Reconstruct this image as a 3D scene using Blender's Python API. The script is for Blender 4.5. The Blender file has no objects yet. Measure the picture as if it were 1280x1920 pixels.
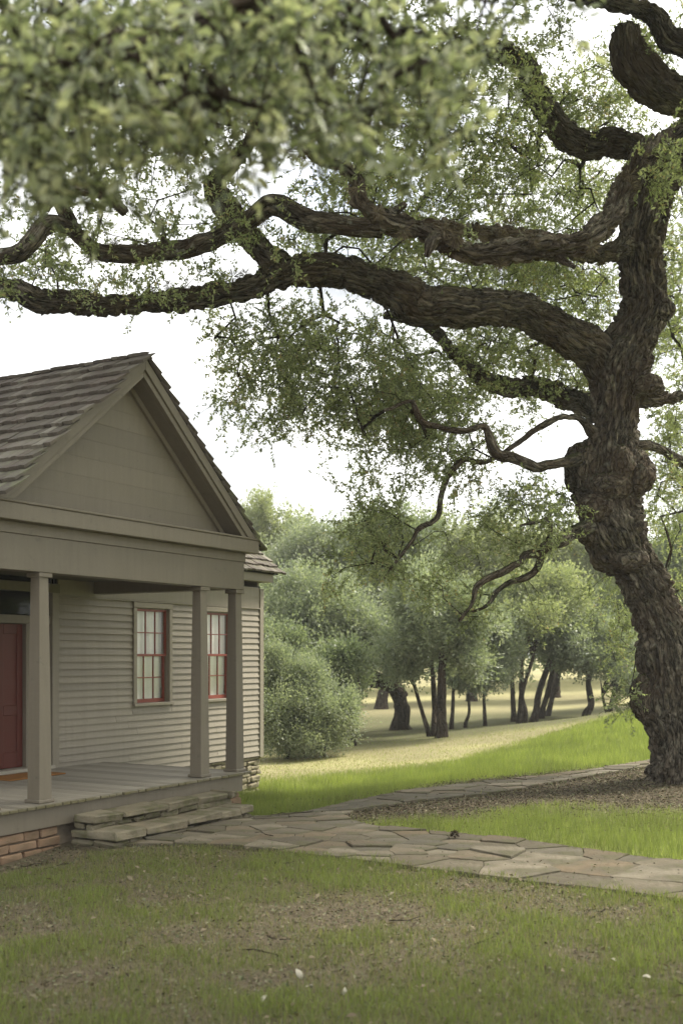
import bpy, bmesh, math, random
import numpy as np
from mathutils import Vector, Matrix
R = math.radians
SC = bpy.context.scene
COL = SC.collection

# ------------------------------------------------------------------ camera, sky, sun, exposure
F_PX, HOR, CZ = 2050.0, 1226.0, 2.07          # focal length and horizon in 1280-wide pixels, eye height
cam_d = bpy.data.cameras.new('camera'); cam = bpy.data.objects.new('camera', cam_d); COL.objects.link(cam)
cam.location = (0, 0, CZ); cam.rotation_euler = (R(90), 0, 0)
cam_d.sensor_fit = 'HORIZONTAL'; cam_d.sensor_width = 24.0; cam_d.lens = F_PX / 1280 * 24
cam_d.shift_y = (HOR - 960) / 1280; cam_d.clip_start = 0.05; cam_d.clip_end = 3000
cam_d.dof.use_dof = True; cam_d.dof.focus_distance = 14.5; cam_d.dof.aperture_fstop = 1.8
SC.camera = cam

SUN_EL, SUN_AZ = R(50), R(66)                # azimuth clockwise from +Y (the view direction)
wd = bpy.data.worlds.new('World'); SC.world = wd; wd.use_nodes = True
nt = wd.node_tree; nt.nodes.clear()
N = nt.nodes.new; L = nt.links.new
wo = N('ShaderNodeOutputWorld'); bg = N('ShaderNodeBackground'); sky = N('ShaderNodeTexSky')
sky.sky_type = 'NISHITA'; sky.sun_disc = False; sky.sun_elevation = SUN_EL; sky.sun_rotation = SUN_AZ
sky.air_density = 1.0; sky.dust_density = 2.5; sky.ozone_density = 1.0
tc = N('ShaderNodeTexCoord'); mp = N('ShaderNodeMapping'); mp.inputs['Scale'].default_value = (1.6, 1.6, 4.2)
nz = N('ShaderNodeTexNoise'); nz.inputs['Scale'].default_value = 1.7; nz.inputs['Detail'].default_value = 7; nz.inputs['Roughness'].default_value = .55
cr = N('ShaderNodeValToRGB'); cr.color_ramp.elements[0].position = .30; cr.color_ramp.elements[1].position = .45
cr.color_ramp.elements[0].color = (.45, .45, .45, 1); cr.color_ramp.elements[1].color = (1, 1, 1, 1)
mx = N('ShaderNodeMix'); mx.data_type = 'RGBA'; mx.inputs['B'].default_value = (9.6, 9.6, 9.3, 1)
L(tc.outputs['Generated'], mp.inputs['Vector']); L(mp.outputs['Vector'], nz.inputs['Vector'])
L(nz.outputs['Fac'], cr.inputs['Fac']); L(cr.outputs['Color'], mx.inputs['Factor'])
nz2 = N('ShaderNodeTexNoise'); nz2.inputs['Scale'].default_value = 2.6; nz2.inputs['Detail'].default_value = 6; L(mp.outputs['Vector'], nz2.inputs['Vector'])
cr2 = N('ShaderNodeValToRGB'); cr2.color_ramp.elements[0].position = .34; cr2.color_ramp.elements[1].position = .62
cr2.color_ramp.elements[0].color = (.26, .272, .285, 1); cr2.color_ramp.elements[1].color = (.74, .74, .72, 1); L(nz2.outputs['Fac'], cr2.inputs['Fac'])
sc10 = N('ShaderNodeVectorMath'); sc10.operation = 'SCALE'; sc10.inputs['Scale'].default_value = 10.5; L(cr2.outputs['Color'], sc10.inputs[0]); L(sc10.outputs['Vector'], mx.inputs['B'])
L(sky.outputs['Color'], mx.inputs['A']); L(mx.outputs['Result'], bg.inputs['Color'])
bg.inputs['Strength'].default_value = 0.11
L(bg.outputs['Background'], wo.inputs['Surface'])

sun_d = bpy.data.lights.new('sun', 'SUN'); sun = bpy.data.objects.new('sun', sun_d); COL.objects.link(sun)
sun_d.energy = 2.9; sun_d.angle = R(14); sun_d.color = (1.0, .94, .83)
sdir = Vector((math.sin(SUN_AZ) * math.cos(SUN_EL), math.cos(SUN_AZ) * math.cos(SUN_EL), math.sin(SUN_EL)))
sun.rotation_euler = sdir.to_track_quat('Z', 'Y').to_euler(); sun.location = (20, -10, 40)

SC.view_settings.view_transform = 'Standard'; SC.view_settings.look = 'None'
SC.view_settings.exposure = 1.52; SC.view_settings.gamma = 1.0; SC.view_settings.use_curve_mapping = False
SC.render.engine = 'CYCLES'
SC.cycles.use_denoising = True
SC.cycles.max_bounces = 6; SC.cycles.diffuse_bounces = 3; SC.cycles.glossy_bounces = 2
SC.cycles.transmission_bounces = 4; SC.cycles.transparent_max_bounces = 6

rng = np.random.default_rng(11)
rnd = random.Random(5)

# ------------------------------------------------------------------ helpers
def P(px, py, Y):
    return np.array([(px - 640) / F_PX * Y, Y, CZ + (HOR - py) / F_PX * Y])

def sstep(a, b, x):
    t = np.clip((np.asarray(x, float) - a) / (b - a), 0, 1); return t * t * (3 - 2 * t)

_T = np.random.default_rng(3).random((64, 64, 64))
def vnoise(p):
    p = np.asarray(p, float); i = np.floor(p).astype(int); f = p - i; f = f * f * (3 - 2 * f)
    x, y, z = [i[..., k] & 63 for k in range(3)]; x1, y1, z1 = (x + 1) & 63, (y + 1) & 63, (z + 1) & 63
    fx, fy, fz = f[..., 0], f[..., 1], f[..., 2]
    a = _T[x, y, z] * (1 - fx) + _T[x1, y, z] * fx; b = _T[x, y1, z] * (1 - fx) + _T[x1, y1, z] * fx
    c = _T[x, y, z1] * (1 - fx) + _T[x1, y, z1] * fx; d = _T[x, y1, z1] * (1 - fx) + _T[x1, y1, z1] * fx
    return (a * (1 - fy) + b * fy) * (1 - fz) + (c * (1 - fy) + d * fy) * fz
def fbm(p, o=4):
    p = np.asarray(p, float); s = 0; a = .5
    for k in range(o): s = s + a * vnoise(p * 2 ** k + 17 * k); a *= .5
    return s / (1 - .5 ** o)
def n2(x, y, sc, o=3, off=0.0):
    x = np.asarray(x, float); y = np.asarray(y, float)
    return fbm(np.stack([x / sc + off, y / sc + off * .7, np.full_like(x, off + .5)], -1), o)

def unit(v): return v / np.maximum(np.linalg.norm(v, axis=-1, keepdims=True), 1e-9)

def mesh_np(name, V, Fc, smooth=False, attrs=None, vattrs=None):
    """Fc: (M,k) int array, or list of such arrays."""
    me = bpy.data.meshes.new(name); V = np.asarray(V, np.float32)
    Fl = Fc if isinstance(Fc, list) else [Fc]
    Fl = [np.asarray(f, np.int32) for f in Fl if len(f)]
    me.vertices.add(len(V)); me.vertices.foreach_set('co', V.ravel())
    nl = sum(f.size for f in Fl); npoly = sum(len(f) for f in Fl)
    me.loops.add(nl); me.loops.foreach_set('vertex_index', np.concatenate([f.ravel() for f in Fl]))
    tot = np.concatenate([np.full(len(f), f.shape[1], np.int32) for f in Fl])
    st = np.concatenate([[0], np.cumsum(tot)[:-1]]).astype(np.int32)
    me.polygons.add(npoly); me.polygons.foreach_set('loop_start', st); me.polygons.foreach_set('loop_total', tot)
    if smooth: me.polygons.foreach_set('use_smooth', np.ones(npoly, bool))
    for k, a in (attrs or {}).items():
        at = me.attributes.new(k, 'FLOAT', 'POINT'); at.data.foreach_set('value', np.asarray(a, np.float32))
    for k, a in (vattrs or {}).items():
        at = me.attributes.new(k, 'FLOAT_VECTOR', 'POINT'); at.data.foreach_set('vector', np.asarray(a, np.float32).ravel())
    me.update(calc_edges=True)
    return me

def obj(name, me, mat=None, parent=None, **props):
    if mat is not None and len(me.materials) == 0: me.materials.append(mat)
    o = bpy.data.objects.new(name, me); COL.objects.link(o)
    if parent is not None: o.parent = parent
    for k, v in props.items(): o[k] = v
    return o
def empty(name, loc=(0, 0, 0), rz=0.0, parent=None, **props):
    o = bpy.data.objects.new(name, None); COL.objects.link(o); o.location = loc; o.rotation_euler = (0, 0, rz)
    o.empty_display_size = .2
    if parent is not None: o.parent = parent
    for k, v in props.items(): o[k] = v
    return o

def bm_mesh(name, bm):
    me = bpy.data.meshes.new(name); bm.to_mesh(me); bm.free(); return me
def box_me(name, x0, x1, y0, y1, z0, z1, bev=.004, jit=0.0, r=None):
    bm = bmesh.new(); bmesh.ops.create_cube(bm, size=1)
    for v in bm.verts:
        v.co = ((x0 + x1) / 2 + v.co.x * (x1 - x0), (y0 + y1) / 2 + v.co.y * (y1 - y0), (z0 + z1) / 2 + v.co.z * (z1 - z0))
        if jit: v.co += Vector([(r or rnd).uniform(-jit, jit) for _ in range(3)])
    if bev: bmesh.ops.bevel(bm, geom=bm.edges[:], offset=bev, segments=1, affect='EDGES')
    return bm_mesh(name, bm)
def box(name, x0, x1, y0, y1, z0, z1, mat, parent, bev=.004, jit=0.0, **props):
    return obj(name, box_me(name, x0, x1, y0, y1, z0, z1, bev, jit), mat, parent, **props)
def prism(name, pts, axis_lo, axis_hi, axis, mat, parent, bev=0.0, **props):
    """pts: 2-D outline; extruded along axis ('x': pts are (y,z); 'y': pts are (x,z); 'z': (x,y))."""
    bm = bmesh.new()
    def mk(a, b, c): return {'x': (c, a, b), 'y': (a, c, b), 'z': (a, b, c)}[axis]
    lo = [bm.verts.new(mk(a, b, axis_lo)) for a, b in pts]; hi = [bm.verts.new(mk(a, b, axis_hi)) for a, b in pts]
    n = len(pts); bm.faces.new(lo); bm.faces.new(hi[::-1])
    for i in range(n): bm.faces.new((lo[i], hi[i], hi[(i + 1) % n], lo[(i + 1) % n]))
    bmesh.ops.recalc_face_normals(bm, faces=bm.faces)
    if bev: bmesh.ops.bevel(bm, geom=bm.edges[:], offset=bev, segments=1, affect='EDGES')
    return obj(name, bm_mesh(name, bm), mat, parent, **props)
def stone_me(name, sx, sy, sz, seed, jit=.16, bev=.22):
    """rough block about its centre: bevelled box with pushed corners"""
    r = random.Random(seed); bm = bmesh.new(); bmesh.ops.create_cube(bm, size=1); m = min(sx, sy, sz)
    for v in bm.verts: v.co = Vector((v.co.x * sx, v.co.y * sy, v.co.z * sz)) + Vector([r.uniform(-1, 1) * jit * m for _ in range(3)])
    bmesh.ops.bevel(bm, geom=bm.edges[:], offset=bev * m, segments=1, affect='EDGES')
    for v in bm.verts: v.co += Vector([r.uniform(-1, 1) * jit * .35 * m for _ in range(3)])
    return bm_mesh(name, bm)

# ------------------------------------------------------------------ materials
class MT:
    def __init__(s, name, rough=.8, spec=.3):
        s.m = bpy.data.materials.new(name); s.m.use_nodes = True; s.nt = s.m.node_tree
        s.b = s.nt.nodes['Principled BSDF']; s.b.inputs['Roughness'].default_value = rough
        s.b.inputs['Specular IOR Level'].default_value = spec
        s.out = s.nt.nodes['Material Output']
    def n(s, t, **kw):
        x = s.nt.nodes.new(t)
        for k, v in kw.items():
            if k in x.inputs: x.inputs[k].default_value = v
            else: setattr(x, k, v)
        return x
    def l(s, a, b): s.nt.links.new(a, b)
    def coord(s, scale=(1, 1, 1), kind='Object', attr=None):
        if attr:
            t = s.n('ShaderNodeAttribute'); t.attribute_name = attr; o = t.outputs['Vector']
        else:
            t = s.n('ShaderNodeTexCoord'); o = t.outputs[kind]
        mp = s.n('ShaderNodeMapping'); mp.inputs['Scale'].default_value = scale; s.l(o, mp.inputs['Vector']); return mp.outputs['Vector']
    def noise(s, vec, scale, detail=4, rough=.55, dist=0):
        x = s.n('ShaderNodeTexNoise'); x.inputs['Scale'].default_value = scale; x.inputs['Detail'].default_value = detail
        x.inputs['Roughness'].default_value = rough; x.inputs['Distortion'].default_value = dist; s.l(vec, x.inputs['Vector']); return x.outputs['Fac']
    def ramp(s, fac, stops):
        x = s.n('ShaderNodeValToRGB'); e = x.color_ramp.elements
        while len(e) < len(stops): e.new(.5)
        for i, (p, c) in enumerate(stops):
            e[i].position = p; e[i].color = (c, c, c, 1) if not isinstance(c, tuple) else (*c, 1)
        s.l(fac, x.inputs['Fac']); return x.outputs['Color']
    def mix(s, fac, a, b, mode='MIX'):
        x = s.n('ShaderNodeMix'); x.data_type = 'RGBA'; x.blend_type = mode
        for v, k in ((fac, 'Factor'), (a, 'A'), (b, 'B')):
            if isinstance(v, (int, float)): x.inputs[k].default_value = v
            elif isinstance(v, tuple): x.inputs[k].default_value = (*v, 1)
            else: s.l(v, x.inputs[k])
        return x.outputs['Result']
    def math(s, op, a, b=0.0):
        x = s.n('ShaderNodeMath'); x.operation = op
        for i, v in enumerate((a, b)):
            if isinstance(v, (int, float)): x.inputs[i].default_value = v
            else: s.l(v, x.inputs[i])
        return x.outputs[0]
    def attr(s, name):
        t = s.n('ShaderNodeAttribute'); t.attribute_name = name; return t.outputs['Fac']
    def objrand(s): return s.n('ShaderNodeObjectInfo').outputs['Random']
    def nz_up(s):
        g = s.n('ShaderNodeNewGeometry'); x = s.n('ShaderNodeSeparateXYZ'); s.l(g.outputs['Normal'], x.inputs[0]); return x.outputs['Z']
    def bump(s, h, strength=.3, dist=.01):
        b = s.n('ShaderNodeBump'); b.inputs['Strength'].default_value = strength; b.inputs['Distance'].default_value = dist
        s.l(h, b.inputs['Height']); s.l(b.outputs['Normal'], s.b.inputs['Normal']); return b
    def col(s, c): 
        if isinstance(c, tuple): s.b.inputs['Base Color'].default_value = (*c, 1)
        else: s.l(c, s.b.inputs['Base Color'])

def paint_mat(name, c, grain=(1, 1, 12), var=.12, rough=.55, wear=None, wv=.62):
    t = MT(name, rough, .35); v = t.coord(grain); a = t.noise(v, 5, 5, .6); w = t.coord((1, 1, 1)); b = t.noise(w, 1.1, 4)
    lo = tuple(x * (1 - var) for x in c); hi = tuple(x * (1 + var) for x in c)
    k = t.mix(t.math('MULTIPLY', t.math('ADD', a, b), .5), lo, hi)
    o = t.mix(t.objrand(), tuple([.90] * 3), tuple([1.08] * 3)); k = t.mix(1.0, k, o, 'MULTIPLY')
    sk = t.noise(t.coord((5, 5, .45)), 3.0, 5, .6); k = t.mix(1.0, k, t.mix(t.ramp(sk, [(.35, 0.0), (.65, 1.0)]), (.93, .925, .915), (1.02, 1.02, 1.02)), 'MULTIPLY')
    if wear:
        m = t.ramp(t.noise(t.coord((2, 2, 2)), 4, 6, .65), [(wv, 0.0), (wv + .08, 1.0)]); k = t.mix(t.math('MULTIPLY', m, .6), k, wear)
    t.col(k); t.bump(a, .18, .006); return t.m

PAINT = (.168, .145, .109)
M = {}
M['paint'] = paint_mat('taupe_paint', PAINT, (9, 1, 9), .16, .5, (.105, .095, .07), .62)
M['clap'] = paint_mat('taupe_clapboard_lit', tuple(x * f for x, f in zip(PAINT, (1.50, 1.53, 1.58))), (.7, 6, 14), .13, .55, (.19, .17, .13), .64)  # trim paint made lighter, so the wall's stronger light sits in the colour
M['red'] = paint_mat('barn_red_paint', (.092, .015, .009), (8, 8, 1), .15, .45)
M['red2'] = paint_mat('red_sash_paint', (.20, .045, .030), (8, 8, 1), .15, .4)
def shingle_mat():
    t = MT('weathered_shingle', .85, .2); v = t.coord((24, 2.0, 2.0)); a = t.noise(v, 2.2, 5, .65)
    base = t.ramp(t.objrand(), [(0, (.110, .094, .080)), (.3, (.185, .168, .140)), (.55, (.13, .114, .098)), (.75, (.155, .128, .110)), (1, (.26, .242, .205))])
    k = t.mix(t.ramp(a, [(.3, 0.0), (.75, 1.0)]), t.mix(1.0, base, (.62, .6, .58), 'MULTIPLY'), base)
    g = t.n('ShaderNodeNewGeometry'); sx = t.n('ShaderNodeSeparateXYZ'); t.l(g.outputs['Position'], sx.inputs[0])
    hz = t.n('ShaderNodeMapRange'); hz.inputs[1].default_value = 4.9; hz.inputs[2].default_value = 3.7; t.l(sx.outputs['Z'], hz.inputs[0])
    li = t.math('MULTIPLY', t.ramp(t.noise(t.coord((1, 1, 1), 'Object'), 3.5, 5, .7), [(.47, 0.0), (.60, 1.0)]), hz.outputs[0])
    k = t.mix(t.math('MULTIPLY', li, .85), k, (.20, .215, .12)); t.col(k); t.bump(a, .5, .01); return t.m
M['shingle'] = shingle_mat()
def deck_mat():
    t = MT('grey_deck_paint', .6, .35); v = t.coord((10, .6, 10)); a = t.noise(v, 4, 6, .65)
    k = t.mix(a, (.22, .197, .158), (.39, .355, .292)); k = t.mix(1.0, k, t.mix(t.objrand(), (.68,) * 3, (1.12,) * 3), 'MULTIPLY')
    g = t.n('ShaderNodeTexCoord'); sx = t.n('ShaderNodeSeparateXYZ'); t.l(g.outputs['Object'], sx.inputs[0])
    ed = t.n('ShaderNodeMapRange'); ed.inputs[1].default_value = .10; ed.inputs[2].default_value = -.02; t.l(sx.outputs['Y'], ed.inputs[0])
    ms = t.math('MULTIPLY', ed.outputs[0], t.ramp(t.noise(t.coord((1, 1, 1)), 5, 5, .7), [(.36, 0.0), (.5, 1.0)]))
    mc = t.mix(t.noise(t.coord((1, 1, 1)), 2.3, 3), (.035, .030, .020), (.17, .15, .06)); k = t.mix(ms, k, mc)
    t.col(k); t.bump(a, .25, .004); return t.m
M['deck'] = deck_mat()
def stone_mat(name, cols, moss=.0, sc=1.0, bump=.6):
    t = MT(name, .9, .15); v = t.coord((1, 1, 1.6)); a = t.noise(v, 9 * sc, 6, .7); b = t.noise(v, 2.4 * sc, 4, .6)
    base = t.ramp(t.objrand(), [(i / (len(cols) - 1), c) for i, c in enumerate(cols)])
    k = t.mix(1.0, base, t.mix(t.ramp(a, [(.3, 0.0), (.7, 1.0)]), (.66, .63, .58), (1.12, 1.12, 1.1)), 'MULTIPLY')
    k = t.mix(t.ramp(b, [(.40, 0.0), (.58, .8)]), k, tuple(x * .55 for x in cols[0]))
    if moss: k = t.mix(t.math('MULTIPLY', t.ramp(t.noise(t.coord((1, 1, 1)), 3.1 * sc, 5, .7), [(.5, 0.0), (.64, 1.0)]), moss), k, (.085, .085, .035))
    t.col(k); t.bump(t.math('ADD', a, t.math('MULTIPLY', b, 1.5)), bump, .02); return t.m
M['steps'] = stone_mat('limestone_steps', [(.25, .222, .162), (.19, .168, .12), (.22, .19, .135), (.165, .15, .107)], .75)
M['found'] = stone_mat('cream_rubble', [(.36, .32, .23), (.30, .255, .175), (.26, .235, .17)], .3)
M['brick'] = stone_mat('red_sandstone', [(.33, .225, .152), (.28, .18, .118), (.36, .255, .178)], .25)
M['mortar'] = stone_mat('mortar', [(.27, .225, .17), (.25, .21, .16)], .1)
M['dirtjoint'] = stone_mat('path_bed', [(.115, .10, .072), (.10, .09, .065)], .3)
M['flag'] = stone_mat('flagstone', [(.165, .143, .104), (.092, .080, .059), (.225, .198, .15), (.115, .105, .083), (.16, .125, .083), (.20, .178, .138)], .5, .9, 1.0)
def simple(name, c, rough=.7, spec=.3, var=.1, sc=6):
    t = MT(name, rough, spec); a = t.noise(t.coord(), sc, 5); t.col(t.mix(a, tuple(x * (1 - var) for x in c), tuple(x * (1 + var) for x in c))); t.bump(a, .15, .005); return t.m
M['curtain'] = simple('linen_curtain', (.93, .93, .90), .9, .1, .03, 3)
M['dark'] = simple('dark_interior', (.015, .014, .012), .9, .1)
M['mat'] = simple('coir_doormat', (.27, .13, .045), .95, .05, .25, 60)
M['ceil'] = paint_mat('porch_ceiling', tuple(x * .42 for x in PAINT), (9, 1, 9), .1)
def glass():
    m = bpy.data.materials.new('window_glass'); m.use_nodes = True; n = m.node_tree; n.nodes.clear()
    o = n.nodes.new('ShaderNodeOutputMaterial'); tr = n.nodes.new('ShaderNodeBsdfTransparent'); gl = n.nodes.new('ShaderNodeBsdfGlossy')
    tr.inputs[0].default_value = (.985, .99, .985, 1); gl.inputs['Roughness'].default_value = .02
    nz = n.nodes.new('ShaderNodeTexNoise'); nz.inputs['Scale'].default_value = 5; bp = n.nodes.new('ShaderNodeBump'); bp.inputs['Strength'].default_value = .06; bp.inputs['Distance'].default_value = .02
    n.links.new(nz.outputs['Fac'], bp.inputs['Height']); n.links.new(bp.outputs['Normal'], gl.inputs['Normal'])
    lw = n.nodes.new('ShaderNodeLayerWeight'); lw.inputs['Blend'].default_value = .5; pw = n.nodes.new('ShaderNodeMath'); pw.operation = 'POWER'; pw.inputs[1].default_value = 4.0
    fr = n.nodes.new('ShaderNodeMath'); fr.operation = 'MULTIPLY_ADD'; fr.inputs[1].default_value = .35; fr.inputs[2].default_value = .03; mx = n.nodes.new('ShaderNodeMixShader')
    n.links.new(lw.outputs['Facing'], pw.inputs[0]); n.links.new(pw.outputs[0], fr.inputs[0])
    n.links.new(fr.outputs[0], mx.inputs[0]); n.links.new(tr.outputs[0], mx.inputs[1]); n.links.new(gl.outputs[0], mx.inputs[2]); n.links.new(mx.outputs[0], o.inputs[0]); return m
M['glass'] = glass()
def bark_mat(name, c0, c1, moss=.6, lich=.25, vs=13.0, bd=.06):
    t = MT(name, .95, .08); v = t.coord((1, 1, 1), attr='bc'); a = t.noise(v, 34, 6, .75); b = t.noise(v, 9, 4, .6); c = t.noise(t.coord((1, 1, 1)), 1.3, 4, .6)
    w = t.n('ShaderNodeVectorMath'); w.operation = 'ADD'; nn = t.n('ShaderNodeTexNoise'); nn.inputs['Scale'].default_value = 9; nn.inputs['Detail'].default_value = 4; t.l(v, nn.inputs['Vector'])
    sc = t.n('ShaderNodeVectorMath'); sc.operation = 'SCALE'; sc.inputs['Scale'].default_value = .09; t.l(nn.outputs['Color'], sc.inputs[0]); t.l(v, w.inputs[0]); t.l(sc.outputs[0], w.inputs[1])
    vo = t.n('ShaderNodeTexVoronoi'); vo.feature = 'DISTANCE_TO_EDGE'; vo.inputs['Scale'].default_value = vs; t.l(w.outputs[0], vo.inputs['Vector'])
    vc = t.n('ShaderNodeTexVoronoi'); vc.inputs['Scale'].default_value = vs; t.l(w.outputs[0], vc.inputs['Vector'])
    plate = t.ramp(vo.outputs['Distance'], [(.0, 0.0), (.16, 1.0)])
    k = t.mix(t.ramp(a, [(.40, 0.0), (.62, 1.0)]), c0, c1)
    sv = t.n('ShaderNodeSeparateColor'); t.l(vc.outputs['Color'], sv.inputs[0]); k = t.mix(1.0, k, t.mix(sv.outputs[0], (.50, .48, .46), (1.55, 1.53, 1.48)), 'MULTIPLY')
    k = t.mix(t.ramp(c, [(.42, 0.0), (.62, .65)]), k, tuple((x * .8 + y * .2) * z for x, y, z in zip(c0, c1, (1.25, .95, .8))))
    up = t.ramp(t.nz_up(), [(.45, 0.0), (.85, 1.0)])
    mo = t.math('MULTIPLY', t.math('MULTIPLY', up, t.ramp(t.noise(t.coord(), 2.2, 5, .65), [(.40, 0.0), (.55, 1.0)])), moss)
    k = t.mix(mo, k, (.060, .065, .022))
    li = t.math('MULTIPLY', t.ramp(t.noise(t.coord(), 6.5, 5, .7), [(.56, 0.0), (.66, 1.0)]), lich); k = t.mix(li, k, (.27, .27, .21))
    t.col(k); t.bump(t.math('ADD', t.math('MULTIPLY', plate, 1.3), t.math('ADD', t.math('MULTIPLY', a, .8), b)), 1.0, bd); return t.m
M['bark'] = bark_mat('live_oak_bark', (.028, .024, .019), (.240, .212, .172), .9, .5)
M['bark_li'] = bark_mat('lichen_bark', (.030, .025, .019), (.19, .168, .130), .5, .85)
M['bark_far'] = bark_mat('grey_bark', (.038, .031, .024), (.105, .090, .070), .3, .15)
M['twig'] = bark_mat('twig_bark', (.040, .033, .025), (.11, .095, .075), .2, .3)
def leaf_mat(name, stops, trans=.35, rough=.45, spec=.4):
    t = MT(name, rough, spec); c = t.ramp(t.attr('rnd'), stops); t.col(c)
    tr = t.n('ShaderNodeBsdfTranslucent'); t.l(t.mix(1.0, c, (1.25, 1.35, .75), 'MULTIPLY'), tr.inputs['Color'])
    ms = t.n('ShaderNodeMixShader'); ms.inputs[0].default_value = trans
    t.l(t.b.outputs[0], ms.inputs[1]); t.l(tr.outputs[0], ms.inputs[2]); t.l(ms.outputs[0], t.out.inputs['Surface']); return t.m
M['leaf'] = leaf_mat('oak_leaf', [(0, (0.151, 0.175, 0.097)), (.4, (0.268, 0.300, 0.169)), (.75, (0.361, 0.384, 0.226)), (.95, (0.447, 0.447, 0.276)), (1, (0.404, 0.312, 0.184))], .52)
M['leaf_near'] = leaf_mat('near_oak_leaf', [(0, (.10, .118, .072)), (.3, (.195, .220, .142)), (.6, (.315, .342, .235)), (.85, (.43, .448, .325)), (1, (.52, .52, .38))], .42, .32, .6)
M['leaf_a'] = leaf_mat('grey_green_leaf', [(0, (0.158, 0.190, 0.131)), (.5, (0.257, 0.287, 0.206)), (1, (0.382, 0.397, 0.300))], .40)
M['leaf_b'] = leaf_mat('deep_green_leaf', [(0, (0.116, 0.147, 0.092)), (.5, (0.198, 0.232, 0.146)), (1, (0.308, 0.328, 0.215))], .40)
M['leaf_c'] = leaf_mat('yellow_green_leaf', [(0, (0.179, 0.210, 0.114)), (.5, (0.290, 0.315, 0.183)), (1, (0.419, 0.420, 0.240))], .40)
M['grass'] = leaf_mat('grass_blade', [(0, (.13, .115, .068)), (.18, (.27, .235, .13)), (.30, (.125, .138, .056)), (.6, (.175, .205, .066)), (.85, (.245, .29, .078)), (1, (.33, .35, .115))], .45, .6, .25)
M['litter'] = leaf_mat('leaf_litter', [(0, (.035, .027, .019)), (.3, (.095, .072, .048)), (.55, (.20, .165, .11)), (.7, (.085, .098, .050)), (.9, (.165, .175, .100)), (1, (.33, .29, .20))], .1, .8, .15)

# ------------------------------------------------------------------ house frame and terrain
O2 = np.array([-1.82506, 14.01266]); HA = math.atan((1815 - 640) / F_PX)
U2 = np.array([math.sin(HA), math.cos(HA)]); N2 = np.array([math.cos(HA), -math.sin(HA)])
def HW(s, w): return O2 + s * U2 - w * N2               # house plan (s along the front, w into the house) to world
def to_h(X, Y):
    dx, dy = X - O2[0], Y - O2[1]; return dx * U2[0] + dy * U2[1], -(dx * N2[0] + dy * N2[1])

def gz(X, Y):
    X = np.asarray(X, float); Y = np.asarray(Y, float); Xc = np.clip(X, -14, 15)
    lat = .06 * Xc + .005 * Xc ** 2; lat = lat * (1 - .62 * sstep(31.5, 38, Y))
    z = sstep(14, 28, Y) * (-.32 + lat)
    z = z - .16 * np.exp(-((X + 1.15) ** 2 + (Y - 15.1) ** 2) / 1.1)
    s, w = to_h(X, Y); z = z - .13 * np.exp(-((s + 3.6) ** 2 / 1.2 + (w - .3) ** 2 / 1.2))
    z = z - .45 * sstep(1.2, 5.0, s) * sstep(-1.5, 2.0, w) * (1 - sstep(8, 16, w)) * (1 - sstep(17, 24, Y) * .6)
    z = z + .05 * (n2(X, Y, 2.6, 3, 4.0) - .5) * sstep(0, 1.2, np.abs(w)) + .35 * sstep(60, 140, Y)
    z = z + .10 * np.exp(-((X - 5.25) ** 2 + (Y - 17.1) ** 2) / 2.2)
    return z

PATH = [HW(-2.33, -.1), (-2.52, 11.84), (-1.85, 11.72), (-1.14, 11.62), (-.55, 11.3), (0, 10.96), (.55, 10.6), (1.1, 10.24), (1.6, 9.97), (2.09, 9.70), (2.86, 9.14),
        (4.2, 8.3), (5.6, 7.6), (6.1, 9.1), (4.6, 10.05), (3.38, 10.83), (2.59, 11.50), (1.83, 12.10), (.99, 12.62), (.38, 13.10), (.10, 13.60), (.02, 14.0), (.16, 14.36),
        (.88, 15.05), (2.02, 15.95), (3.61, 17.55), (4.99, 18.9), (7.4, 20.9), (7.1, 21.6), (5.1, 19.75), (3.42, 18.5), (2.22, 17.58), (.96, 16.48), (0, 15.36), (-.57, 14.70), HW(.75, -.25), HW(.45, -.1)]
PATH = np.array([np.asarray(p, float) for p in PATH])
def in_poly(X, Y, poly):
    X = np.asarray(X, float); Y = np.asarray(Y, float); c = np.zeros(X.shape, bool); j = len(poly) - 1
    for i in range(len(poly)):
        xi, yi = poly[i]; xj, yj = poly[j]
        c ^= ((yi > Y) != (yj > Y)) & (X < (xj - xi) * (Y - yi) / (yj - yi + 1e-12) + xi); j = i
    return c
def poly_dist(X, Y, poly):
    X = np.asarray(X, float); Y = np.asarray(Y, float); d = np.full(X.shape, 1e9)
    for i in range(len(poly)):
        a = poly[i]; b = poly[(i + 1) % len(poly)]; ab = b - a
        t = np.clip(((X - a[0]) * ab[0] + (Y - a[1]) * ab[1]) / (ab @ ab), 0, 1)
        d = np.minimum(d, np.hypot(X - a[0] - t * ab[0], Y - a[1] - t * ab[1]))
    return d

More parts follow.
